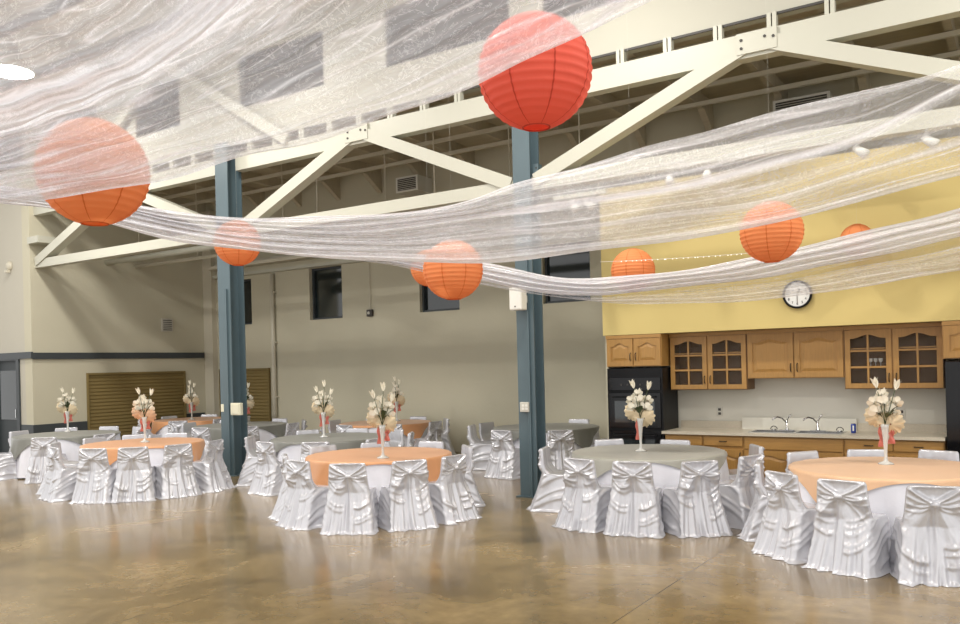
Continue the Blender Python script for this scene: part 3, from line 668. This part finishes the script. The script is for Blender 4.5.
# ------------------------------------------------------------------ tables
R_T = .93; TZ = .745
def table(cx, cy, label):
    r = thing('round_table', label, 'table', (cx, cy, 0))
    MB().lathe([(0, TZ-.03), (R_T-.01, TZ-.03), (R_T-.003, TZ-.02), (R_T-.003, TZ-.008), (R_T-.01, TZ), (0, TZ)], 64).build('tabletop', M['tabletop'], r)
    for a in (.8, 2.35, 3.95, 5.5):
        MB().tube([(.62*math.cos(a), .62*math.sin(a), 0), (.56*math.cos(a), .56*math.sin(a), TZ-.03)], .014, 8).build('leg', M['blackm'], r)
    return r
def tcloth(cx, cy, label, seed):
    rg = np.random.default_rng(seed); ph = rg.uniform(0, 6.28, 4); NT, NR = 192, 30
    pr = [(R_T*k/6, TZ+.005) for k in range(7)]+[(R_T+.008, TZ)]+[(R_T+.014+.05*(k/20), TZ-.02-(TZ-.045)*k/20) for k in range(21)]
    vs = []
    for r_, z in pr:
        q = max(0, (TZ-z)/TZ)
        for k in range(NT):
            t = 2*PI*k/NT; d = q*(.035*math.sin(11*t+ph[0])+.022*math.sin(19*t+ph[1])+.010*math.sin(37*t+ph[2]))
            rr = r_+d*.9+ (0.02*q); vs.append((rr*math.cos(t), rr*math.sin(t), z))
    n = len(pr); fs = [(i*NT+k, i*NT+(k+1) % NT, (i+1)*NT+(k+1) % NT, (i+1)*NT+k) for i in range(1, n-1) for k in range(NT)]
    fs.append(tuple(NT+k for k in range(NT)))
    m = MB(); m.v = vs; m.f = fs; o = m.build('tablecloth', M['linen'], smooth=True); o.location = (cx, cy, 0); return tag(o, label, 'tablecloth', 'white floor length tablecloths')
def overlay(cx, cy, rot, m, label, seed, side=1.96):
    rg = np.random.default_rng(seed); ph = rg.uniform(0, 6.28, 4); N = 90; hs = side/2; top = TZ+.011
    def fn(i, j):
        x, y = -hs+side*i/(N-1), -hs+side*j/(N-1); r_ = math.hypot(x, y); t = math.atan2(y, x)+rot; R = R_T+.02
        if r_ <= R: return (r_*math.cos(t), r_*math.sin(t), top+.0015*math.sin(9*x+ph[0])*math.sin(8*y+ph[1]))
        h = r_-R; f = h*(.10*math.sin(10*t+ph[2])+.06*math.sin(22*t+ph[3]))
        rr = R+.010+f*.6+h*.10+.02*min(1, h*4); k = min(h, .02); return (rr*math.cos(t), rr*math.sin(t), top-h*.97)
    vs, fs = grid(N, N, fn); b = MB(); b.v = vs; b.f = fs
    o = b.build('table_overlay', m, smooth=True); o.location = (cx, cy, 0); return tag(o, label, 'table overlay', 'square satin table overlays')

# ------------------------------------------------------------------ centrepieces
def rose(c, r, up, m, parent, seed):
    rg = np.random.default_rng(seed); b = MB(); up = np.array(up, float); up /= np.linalg.norm(up)
    ref = np.array([1., 0, 0]) if abs(up[0]) < .8 else np.array([0, 1., 0]); a = np.cross(up, ref); a /= np.linalg.norm(a); e = np.cross(up, a)
    for lay, (n, rr, hh, op) in enumerate(((3, .30, 1.0, .12), (5, .58, .85, .45), (6, .95, .55, .95))):
        for k in range(n):
            t0 = 2*PI*k/n+lay*.7+rg.uniform(-.2, .2); wd = 2*PI/n*.8
            def fn(i, j):
                s = i/6-.5; h = j/5
                t = t0+s*wd*1.3*math.sin(.5+h*1.9)/.95; q = rr*(.35+.65*h)+op*.16*h**3*(1+.3*math.cos(s*6)); z = hh*h*(1-.25*(2*s)**2)-.35
                return np.array(c)+r*(q*(math.cos(t)*a+math.sin(t)*e)+z*up*.95)
            vs, fs = grid(7, 6, fn); b.add(vs, fs)
    o = b.build('rose', m, parent, smooth=True); return o
def lily(c, h, d, m, parent):
    b = MB(); d = np.array(d, float); d /= np.linalg.norm(d); ref = np.array([0, 1., 0]); a = np.cross(d, ref); a /= np.linalg.norm(a); e = np.cross(d, a)
    for k in range(5):
        t0 = 2*PI*k/5
        def fn(i, j):
            s = (i/4-.5)*2; u = j/6; w_ = .17*math.sin(PI*min(1, u*.93+.05))*s; q = .05+.30*u**2.2
            dr = math.cos(t0)*a+math.sin(t0)*e; tg = -math.sin(t0)*a+math.cos(t0)*e
            return np.array(c)+h*(u*d*.95+q*dr+w_*tg*1.3)
        vs, fs = grid(5, 7, fn); b.add(vs, fs)
    return b.build('lily', m, parent, smooth=True)
def centerpiece(px, py, cx, cy, label, style, seed, scale=1.0):
    rg = np.random.default_rng(seed); p = atZ(px, py, TZ+.014)
    v = p[:2]-np.array([cx, cy]); 
    if np.linalg.norm(v) > .6: v = v/np.linalg.norm(v)*.6
    x, y = cx+v[0], cy+v[1]
    toc = math.atan2(-x, -y)             # local -y toward the hall
    r = thing('floral_centerpiece', label, 'flower arrangement', (x, y, TZ+.0125), math.atan2(x, -y)*1.0, 'tall vase flower arrangements'); r.scale = (scale*1.16,)*3
    MB().lathe([(0, 0), (.065, 0), (.068, .006), (.05, .016), (.02, .03), (.013, .06), (.015, .14), (.022, .24), (.032, .33), (.036, .36), (.03, .36), (.02, .3), (0, .27)], 24).build('vase', M['vase'], r, smooth=True)
    cm = M['blush'] if style == 'blush' else M['creampetal']
    # ruffled round collar(s), facing the hall and drooping
    for q, (ox, oz, rad, tilt) in enumerate(((-.045, .36, .115, 1.3), (.06, .43, .11, 1.4))):
        b = MB(); nt_ = 60
        def fn(i, j):
            t = 2*PI*i/nt_; u = (j+.4)/6.4; rr = rad*u*(1+.07*u*math.sin(13*t+q)); w_ = .020*u*math.sin(26*t+q)*(.4+.6*u)+.04*u*u
            lx, ly, lz = rr*math.cos(t), rr*math.sin(t), w_
            return (ox+lx, -.02-q*.02-(lz*math.sin(tilt))+ly*math.cos(tilt), oz+ly*math.sin(tilt)+lz*math.cos(tilt))
        vs, fs = grid(nt_, 7, fn, True); b.add(vs, fs); b.build('ruffle', cm, r, smooth=True)
    foc = [(-.06, .47, .072), (.055, .47, .078), (0, .55, .070), (-.085, .56, .055), (.09, .56, .058), (.02, .63, .05)]
    if style == 'slim': foc = foc[:3]+[(0.0, .62, .05)]
    for q, (ox, oz, rr) in enumerate(foc):
        rose((ox+rg.uniform(-.01, .01), -.04+rg.uniform(-.03, .03), oz), rr, (ox*4, -1, .6), M['petal'], r, seed*10+q)
    for q in range(7):
        a = rg.uniform(0, 2*PI); b = MB(); L = rg.uniform(.08, .14); base = np.array([.02*math.cos(a), .02*math.sin(a), .42]); tip = base+np.array([L*math.cos(a), L*math.sin(a), rg.uniform(.02, .12)])
        sd = np.cross(tip-base, [0, 0, 1.]); sd /= np.linalg.norm(sd)
        vs = [];
        for k in range(6):
            u = k/5; w_ = .022*math.sin(PI*min(1, u+.02)); c = base+(tip-base)*u+np.array([0, 0, .03*math.sin(PI*u)]); vs += [c-sd*w_, c+sd*w_]
        b.add(vs, [(2*k, 2*k+1, 2*k+3, 2*k+2) for k in range(5)]); b.build('leaf', M['leaf'], r, smooth=True)
    tops = [(-.09, .68, -.25), (.06, .70, .25), (.0, .60, .1)]
    if style == 'tall': tops = [(-.02, .74, 0), (.08, .66, .3), (-.1, .62, -.4), (.0, .60, .0)]
    if style == 'slim': tops = [(.02, .74, .1), (-.05, .68, -.2), (.03, .64, .2)]
    for ox, oz, dx in tops:
        MB().tube([(0, 0, .36), (ox*.5, 0, (.36+oz)/2), (ox, -.01, oz)], .004, 6).build('stem', M['leaf'], r, smooth=True)
        lily((ox, -.01, oz-.01), .105, (dx, -.25, 1), M['petal'], r)
    rb = [(.03, .23), (-.05, .2)] if style != 'one' else [(.025, .26)]
    for ox, L in rb:
        b = MB()
        vs, fs = grid(5, 14, lambda i, j: (ox+.012*(i-2)*(1-.3*math.sin(j*.9)), -.055+.012*math.sin(j*1.1+i*1.4), .38-L*j/13)); b.add(vs, fs); b.build('ribbon', M['coral'], r, smooth=True)
    return r

# name, centre, overlay material, overlay rotation, back-of-chair spots, centrepiece pixel, description
def ring(cx, cy, angs, r=1.38): return [(cx+r*math.cos(math.radians(a)), cy+r*math.sin(math.radians(a))) for a in angs]
TB = [
 ('the grey table near the oven', (-4.02, 10.0), 'silver', 20, [(-5.33, 9.62), (-4.30, 8.60), (-3.62, 8.56), (-2.98, 8.88), (-2.60, 9.62), (-2.85, 10.75), (-4.1, 11.15), (-5.0, 10.95)], (641, 451), 'one'),
 ('the peach table near the sink', (-1.18, 9.40), 'peach', 20, [(-2.40, 9.02), (-1.98, 8.25), (-1.36, 7.92), (-.62, 7.86), (-2.20, 10.2), (-1.55, 10.68), (-.85, 10.82), (-.25, 10.45)], (886, 464), 'cream'),
 ('the orange table between the columns', (-7.20, 8.50), 'orange', 40, [(-7.42, 7.22), (-8.1, 7.66), (-6.62, 7.20), (-6.10, 7.75), (-5.90, 8.40), (-6.45, 9.5), (-7.35, 9.86), (-8.05, 9.45), (-8.5, 8.75)], (383, 458), 'tall'),
 ('the dark grey table between the columns', (-9.80, 10.30), 'slate', 15, ring(-9.8, 10.3, [-150, -92, -55, -15, 35, 75, 112, 150]), (324, 437), 'tall'),
 ('the orange table by the back wall', (-11.2, 13.45), 'orange', 30, ring(-11.2, 13.45, [-172, -130, -88, -45, 0, 45, 95, 140], 1.3), (397, 421), 'slim'),
 ('the dark table behind the near column', (-7.3, 13.3), 'slate', 25, ring(-7.3, 13.3, [-158, -94, -52, 0, 45, 90, 130, 174], 1.4), None, ''),
 ('the orange table left of the columns', (-12.3, 8.5), 'orange', 63, ring(-12.3, 8.5, [-138, -100, -66, -40, -14, 14, 122, 152, 180], 1.42), (145, 442), 'blush'),
 ('the dark grey table at far left', (-15.75, 9.2), 'slate', 45, ring(-15.75, 9.2, [-108, -46, -5, 38, 80, 115, 150, -172], 1.42), (68, 431.5), 'cream'),
 ('the orange table by the wide shutter', (-17.05, 13.2), 'orange', 30, ring(-17.05, 13.2, [-150, -100, -55, -10, 35, 80, 125, 170], 1.3), (192, 419.5), 'slim'),
 ('the dark table behind the left column', (-14.1, 12.1), 'slate', 60, ring(-14.1, 12.1, [-165, -120, -75, -35, 10, 55, 100, 150], 1.36), (246, 423.5), 'slim'),
]
ordn = ['leftmost', 'second from left', 'third from left', 'fourth from left', 'fifth from left', 'sixth from left', 'seventh from left']
ci = 0
for ti, (nm, (cx, cy), om, rot, spots, cpx, sty) in enumerate(TB):
    table(cx, cy, 'round banquet table under cloths: '+nm)
    tcloth(cx, cy, 'white floor length cloth hanging on '+nm, 300+ti)
    cname = {'silver': 'light grey', 'peach': 'peach', 'orange': 'orange', 'slate': 'dark grey'}[om]
    overlay(cx, cy, math.radians(rot), M[om], cname+' square satin overlay spread on '+nm, 400+ti)
    if cpx: centerpiece(cpx[0], cpx[1], cx, cy, 'ivory flowers in a tall white vase standing on '+nm, sty, 500+ti)
    dc = math.hypot(cx, cy)
    front = [s for s in spots if math.hypot(*s) < dc]; back = [s for s in spots if math.hypot(*s) >= dc]
    for row, rn in ((front, 'near side'), (back, 'far side')):
        row.sort(key=lambda s: proj((s[0], s[1], .8))[0])
        for k, s in enumerate(row):
            last = k == len(row)-1 and k > 0
            o_ = 'rightmost' if last else ordn[k]
            make_chair(ci, s, (cx, cy), 'white satin chair, %s, %s of %s' % (o_, rn, nm), 'white satin chairs around '+nm.replace('the ', '', 1), random.uniform(-.10, .10)); ci += 1

# ------------------------------------------------------------------ paper lanterns
def lantern(px, py, rpx, d, red, label):
    R = rpx*d/F/math.sqrt(1)*.985; p = atD(px, py, d); r = thing('paper_lantern', label, 'lantern', tuple(p), random.uniform(0, 1), 'round paper lanterns')
    m = M['lanred'] if red else M['lanor']; ms = M['seamred'] if red else M['seamor']
    NR = 18; n = NR*5; pr = []
    for i in range(n+1):
        th = .24+(PI-.48)*i/n; k = abs(math.sin(PI*i/5)); pr.append(((R*(1-.022*(k**.8)))*math.sin(th), -R*math.cos(th)*.98*(1-.0*k)))
    NS = 48; vs = []
    for i, (rr, z) in enumerate(pr):
        for k in range(NS):
            t = 2*PI*k/NS; q = 1-.006*abs(math.sin(8*t/2)); vs.append((rr*q*math.cos(t), rr*q*math.sin(t), z))
    b = MB(); b.v = vs; b.f = [(i*NS+k, i*NS+(k+1) % NS, (i+1)*NS+(k+1) % NS, (i+1)*NS+k) for i in range(n) for k in range(NS)]
    b.build('paper_shade', m, r, smooth=True)
    # overlapping paper seams
    s = MB()
    for k in range(8):
        t = 2*PI*k/8; w_ = .016
        pts = [(rr*1.005, z) for rr, z in pr]
        v_ = []
        for rr, z in pts: v_ += [(rr*math.cos(t-w_), rr*math.sin(t-w_), z), (rr*math.cos(t+w_), rr*math.sin(t+w_), z)]
        s.add(v_, [(2*q, 2*q+1, 2*q+3, 2*q+2) for q in range(len(pts)-1)])
    s.build('paper_seams', ms, r, smooth=True)
    for z, rr in ((pr[0][1], pr[0][0]), (pr[-1][1], pr[-1][0])):
        MB().tube([(rr*math.cos(t), rr*math.sin(t), z) for t in np.linspace(0, 2*PI, 25)], R*.014, 6).build('rim_ring', ms, r, smooth=True)
    MB().tube([(-pr[-1][0], 0, pr[-1][1]), (0, 0, R*.9), (pr[-1][0], 0, pr[-1][1])], .0025, 5).build('wire_hanger', M['steel'], r)
    y = p[1]; zc = 8.12+(YC-y)*2.48/13.4 if y < YC-.2 else 6.6
    MB().tube([(0, 0, R*.9), (0, 0, zc-p[2]-.02)], .0006, 4).build('hanging_cord', M['duct'], r)
    return r
lantern(535, 72.5, 58.5, 4.3, True, 'large coral red paper lantern at the top centre')
lantern(93.5, 172.5, 54.5, 4.35, False, 'large orange paper lantern at the left, half behind sheer fabric')
lantern(237.5, 243, 23.5, 9.9, False, 'small orange paper lantern hanging beside the left blue column')
lantern(453, 270, 31, 7.9, False, 'orange paper lantern in the centre, left of the near column')
lantern(429, 268, 19, 11.0, False, 'small orange paper lantern mostly hidden behind the centre one')
lantern(633, 270.5, 22.5, 10.2, False, 'orange paper lantern just right of the near column')
lantern(771.5, 232, 31.5, 7.8, False, 'orange paper lantern hanging above the wall clock')
lantern(857, 240, 16.5, 10.2, False, 'smallest orange paper lantern at the right, above the fabric band')

# ------------------------------------------------------------------ tulle swags
def resample(pts, n):
    pts = np.array(pts, float); x = pts[:, 0]; m_ = np.zeros(len(pts))
    xs = np.linspace(x[0], x[-1], n); d = np.diff(pts[:, 1])/np.diff(x); m_[1:-1] = (d[:-1]+d[1:])/2; m_[0] = d[0]; m_[-1] = d[-1]
    out = []
    for X in xs:
        i = min(len(x)-2, max(0, int(np.searchsorted(x, X)-1))); h = x[i+1]-x[i]; t = (X-x[i])/h
        y = (2*t**3-3*t**2+1)*pts[i, 1]+(t**3-2*t**2+t)*h*m_[i]+(-2*t**3+3*t**2)*pts[i+1, 1]+(t**3-t**2)*h*m_[i+1]; out.append((X, y))
    return out
def swag(curves, vpos, depth, dens, label, pleat=.05, npl=9, nu=220, nv=90, seed=0, dslope=0.):
    """curves: fold lines of the cloth, read at world depth; dens(u,v): how many layers are gathered there"""
    rg = np.random.default_rng(seed); ph = rg.uniform(0, 6.28, 6); C = [resample(c, nu) for c in curves]
    vs = []; dn = []; uvs = []
    for i in range(nu):
        u = i/(nu-1)
        for j in range(nv):
            v = j/(nv-1); k = max(0, min(len(vpos)-2, int(np.searchsorted(vpos, v)-1))); t = (v-vpos[k])/(vpos[k+1]-vpos[k])
            a, b_ = C[k][i], C[k+1][i]; x = a[0]*(1-t)+b_[0]*t; y = a[1]*(1-t)+b_[1]*t
            D = depth(u, v) if callable(depth) else depth
            D += pleat*math.sin(2*PI*npl*v+1.2*math.sin(3*u+ph[0])+ph[1])+pleat*.5*math.sin(2*PI*npl*2.3*v+ph[2]+2*u)+dslope*v
            p = atD(x, y, D); p[2] += .006*math.sin(40*u+9*v+ph[3]); vs.append(tuple(p)); dn.append(float(dens(u, v))); uvs.append((u*3, v))
    fs = [(i*nv+j, (i+1)*nv+j, (i+1)*nv+j+1, i*nv+j+1) for i in range(nu-1) for j in range(nv-1)]
    b = MB(); b.v = vs; b.f = fs; o = b.build('tulle_swag', M['tulle'], smooth=True)
    at = o.data.attributes.new('dens', 'FLOAT', 'POINT'); at.data.foreach_set('value', dn)
    uv = o.data.uv_layers.new(name='UVMap'); vi = np.zeros(len(o.data.loops), int); o.data.loops.foreach_get('vertex_index', vi); U = np.array(uvs)[vi]; uv.data.foreach_set('uv', U.ravel())
    return tag(o, label, 'draped fabric', 'sheer white ceiling swags')
def g(v, c, w): return math.exp(-((v-c)/w)**2)
# nearest, wide swag across the upper left
swag([[(-60, 209), (0, 204), (50, 198), (148, 184), (230, 161), (320, 140), (400, 113), (480, 83), (533, 58), (590, 30), (690, -15), (800, -70)],
      [(-60, 185), (0, 172), (60, 158), (148, 130), (230, 95), (300, 60), (380, 15), (450, -35), (520, -80)],
      [(-60, 155), (0, 132), (80, 102), (165, 62), (205, 32), (240, 2), (280, -45), (300, -70)]],
     [0, .5, 1], lambda u, v: 3.66-.2*u+.1*v, lambda u, v: .32+.20*g(v, .0, .07)+.25*g(v, 1, .14)+.14*g(v, .8, .05)*(1-u)+.30*(1-u)**1.5,
     'widest sheer white swag crossing the upper left of the hall', .035, 7, seed=1)
swag([[(-60, 160), (0, 136), (80, 106), (165, 66), (205, 36), (240, 6), (280, -40), (310, -75)],
      [(-60, 60), (0, 45), (60, 25), (110, -5), (150, -35), (180, -70), (200, -95)],
      [(-60, -30), (-20, -50), (20, -70), (60, -90), (90, -105)]],
     [0, .55, 1], lambda u, v: 3.82+.1*v, lambda u, v: .40*g(v, .0, .22)+.46+.18*g(v, .2, .05),
     'bunched sheer white swag in the top left corner', .035, 7, seed=2, nu=160)
# middle swag
swag([[(-60, 192), (0, 203), (60, 211), (100, 221), (180, 242), (240, 250), (320, 257), (397, 262), (497, 262), (640, 245), (760, 227), (860, 201), (960, 176), (1060, 148)],
      [(-60, 186), (0, 196), (60, 203), (100, 211), (180, 228), (240, 236), (320, 243), (397, 243), (497, 236), (640, 220), (760, 204), (860, 175), (960, 142), (1060, 105)],
      [(-60, 180), (0, 191), (60, 197), (100, 203), (180, 220), (240, 226), (320, 229), (397, 226), (497, 212), (640, 194), (740, 172), (850, 140), (960, 86), (1060, 40)],
      [(-60, 174), (0, 186), (60, 192), (100, 197), (140, 206), (186, 213), (243, 217), (300, 217), (391, 213), (470, 200), (515, 184), (578, 167), (640, 148), (703, 133), (773, 111), (860, 92), (917, 78), (960, 63), (1060, 25)]],
     [0, .33, .62, 1], lambda u, v: 6.3-.5*u+.2*v, lambda u, v: .74*(1-u)**1.15+.15+.42*g(v, .02, .06)+.62*g(v, .62, .035)*sm(.25, .6, u)+.25*g(v, .33, .03)+.22*g(v, .95, .03)+.2*g(v, .45, .02)*u,
     'long sheer white swag sagging in front of the near blue column', .05, 6, nu=260, nv=110, seed=3)
# low, far swag
swag([[(300, 256), (388, 264), (430, 274), (480, 284), (553, 297), (640, 304), (707, 303), (783, 298), (860, 287), (960, 270), (1060, 248)],
      [(300, 254), (388, 262), (430, 271), (480, 281), (553, 294), (600, 296), (640, 291), (740, 281), (840, 263), (960, 237), (1060, 210)],
      [(300, 250), (388, 253), (430, 255), (480, 262), (560, 277), (640, 275), (740, 260), (840, 237), (900, 223), (960, 208), (1060, 180)]],
     [0, .5, 1], lambda u, v: 9.0+.1*v, lambda u, v: (.40*sm(.46, .2, v)+.18*g(v, 0, .05) if v < .5 else .82)+.10*g(v, .5, .05)+.1*g(v, 1, .06),
     'lowest sheer white swag with a dense folded band above the clock', .05, 7, nv=80, seed=4)
# fairy lights
a_, b_ = atD(600, 262, 9.3), atD(1010, 215, 9.3); pts = [a_*(1-t)+b_*t-np.array([0, 0, .10*math.sin(PI*t)]) for t in np.linspace(0, 1, 40)]
r = thing('string_lights', 'thin string of tiny clear lights above the low swag', 'string lights', tuple(a_)); P0 = a_
MB().tube([p-P0 for p in pts], .002, 5).build('wire', M['white'], r)
b = MB()
for p in pts[2::1]:
    for k in (0, 1): b.lathe([(0, -.005), (.004, -.002), (.004, .003), (0, .006)], 6, tuple(p-P0+np.array([k*.045+random.uniform(-.02, .02), 0, -.007])))
b.build('bulbs', M['bulb'], r, smooth=True, kind='stuff')

# track spotlights behind the middle swag
r = thing('light_track', 'pale lighting track under the truss right of the near column', 'track', (0, 0, 0))
TY = 10.42
MB().box(-5.5, -4.7, TY-.03, TY+.03, 4.20, 4.25).build('rail', M['truss'], r)
for x in (-5.4, -4.8): MB().box(x-.02, x+.02, TY-.02, TY+.02, 4.25, 4.369).build('hanger', M['truss'], r)
for k, x in enumerate((-5.2, -4.98, -3.8, -3.3, -1.55, -.85)):
    s = thing('track_spotlight', 'white spotlight on the ceiling track, %s' % ['first beside the column', 'second beside the column', 'third from the column', 'fourth from the column', 'fifth from the column', 'farthest right'][k], 'spotlight', (x, TY, 4.20 if x < -4.7 else 4.369), random.uniform(-.8, .8), 'track spotlights')
    MB().tube([(0, 0, 0), (0, 0, -.07)], .012, 8).build('mount', M['white'], s)
    MB().tube([(-.03, .02, -.06), (.0, -.0, -.09), (.06, -.08, -.17)], [.035, .045, .06], 14).build('lamp_head', M['white'], s, smooth=True)

# ------------------------------------------------------------------ lamps of the hall
def highbay(x, y, z, label, power, size=.5):
    r = thing('high_bay_lamp', label, 'lamp', (x, y, z), 0, 'high bay lamps')
    MB().lathe([(.26, 0), (.24, .08), (.14, .22), (.08, .26), (.08, .42), (.0, .42), ], 28).build('reflector', M['duct'], r, smooth=True)
    zc = 8.12+(YC-y)*2.48/13.4
    MB().tube([(0, 0, .42), (0, 0, zc-z-.01)], .012, 8).build('hanging_rod', M['steel'], r)
    MB().lathe([(0, -.02), (.20, -.02), (.235, .0), (0, .0)], 28).build('lens', M['lampglow'], r)
    ld = bpy.data.lights.new('hall_light', 'AREA'); ld.shape = 'DISK'; ld.size = size; ld.energy = power; ld.color = (1, .965, .91)
    lo = bpy.data.objects.new('hall_light', ld); COL.objects.link(lo); lo.location = (x, y, z-.05*size/.5*1.4)
    if size > .6: r.scale = (1.7, 1.7, 1.2)
    return r
hb = [tuple(atD(10, 72, 15.5)), (-10.5, 8.0, 7.6), (-4.5, 8.0, 7.6), (1.5, 8.0, 7.6), (-16.6, 2.5, 8.4), (-10.5, 2.5, 8.4), (-4.5, 2.5, 8.4), (1.5, 2.5, 8.4)]
hl = ['high in the top left corner', 'over the left hall tables', 'over the right hall tables', 'over the right end of the hall', 'in the second row at the left', 'second row, left of middle', 'second row, right of middle', 'second row at the right']
for q, l in zip(hb, hl): highbay(*q, 'glowing round high bay lamp hanging '+l, 170 if l == hl[0] else 145, .8 if l == hl[0] else .5)
# kitchen and aisle lamps
def tube_light(x, y, z, w, pw, label, ax=0, warm=(1, .93, .82)):
    r = thing('ceiling_light', label, 'lamp', (x, y, z), ax, 'aisle strip lights')
    MB().box(-w/2, w/2, -.07, .07, 0, .06).build('housing', M['white'], r); MB().box(-w/2+.02, w/2-.02, -.05, .05, -.02, 0).build('diffuser', M['lampglow'], r)
    ld = bpy.data.lights.new('aisle_light', 'AREA'); ld.shape = 'RECTANGLE'; ld.size = w; ld.size_y = .12; ld.energy = pw; ld.color = warm
    lo = bpy.data.objects.new('aisle_light', ld); COL.objects.link(lo); lo.location = (x, y, z-.03); lo.rotation_euler = (0, 0, ax)
AISLE = True
for x, l in ((-2.4, 'over the kitchen counter'), ):
    pass
w_ = bpy.data.worlds.new('world'); sc.world = w_; w_.use_nodes = True
w_.node_tree.nodes['Background'].inputs[0].default_value = (.98, .97, .955, 1); w_.node_tree.nodes['Background'].inputs[1].default_value = 1.12

# ------------------------------------------------------------------ camera
cd = bpy.data.cameras.new('camera'); cam = bpy.data.objects.new('camera', cd); COL.objects.link(cam)
cd.sensor_width = 36; cd.lens = 36*F/960; cd.shift_y = (CY-312)/960; cd.clip_end = 200
R3 = Matrix((CM[0], CM[1], -CM[2])).transposed(); cam.matrix_world = Matrix.Translation((0, 0, H)) @ R3.to_4x4()
sc.camera = cam
sc.view_settings.view_transform = 'Standard'; sc.view_settings.look = 'None'; sc.view_settings.gamma = 1; sc.view_settings.exposure = 0.36; sc.view_settings.use_curve_mapping = False
sc.cycles.max_bounces = 8; sc.cycles.transparent_max_bounces = 24; sc.cycles.use_denoising = True; sc.cycles.sample_clamp_indirect = 6
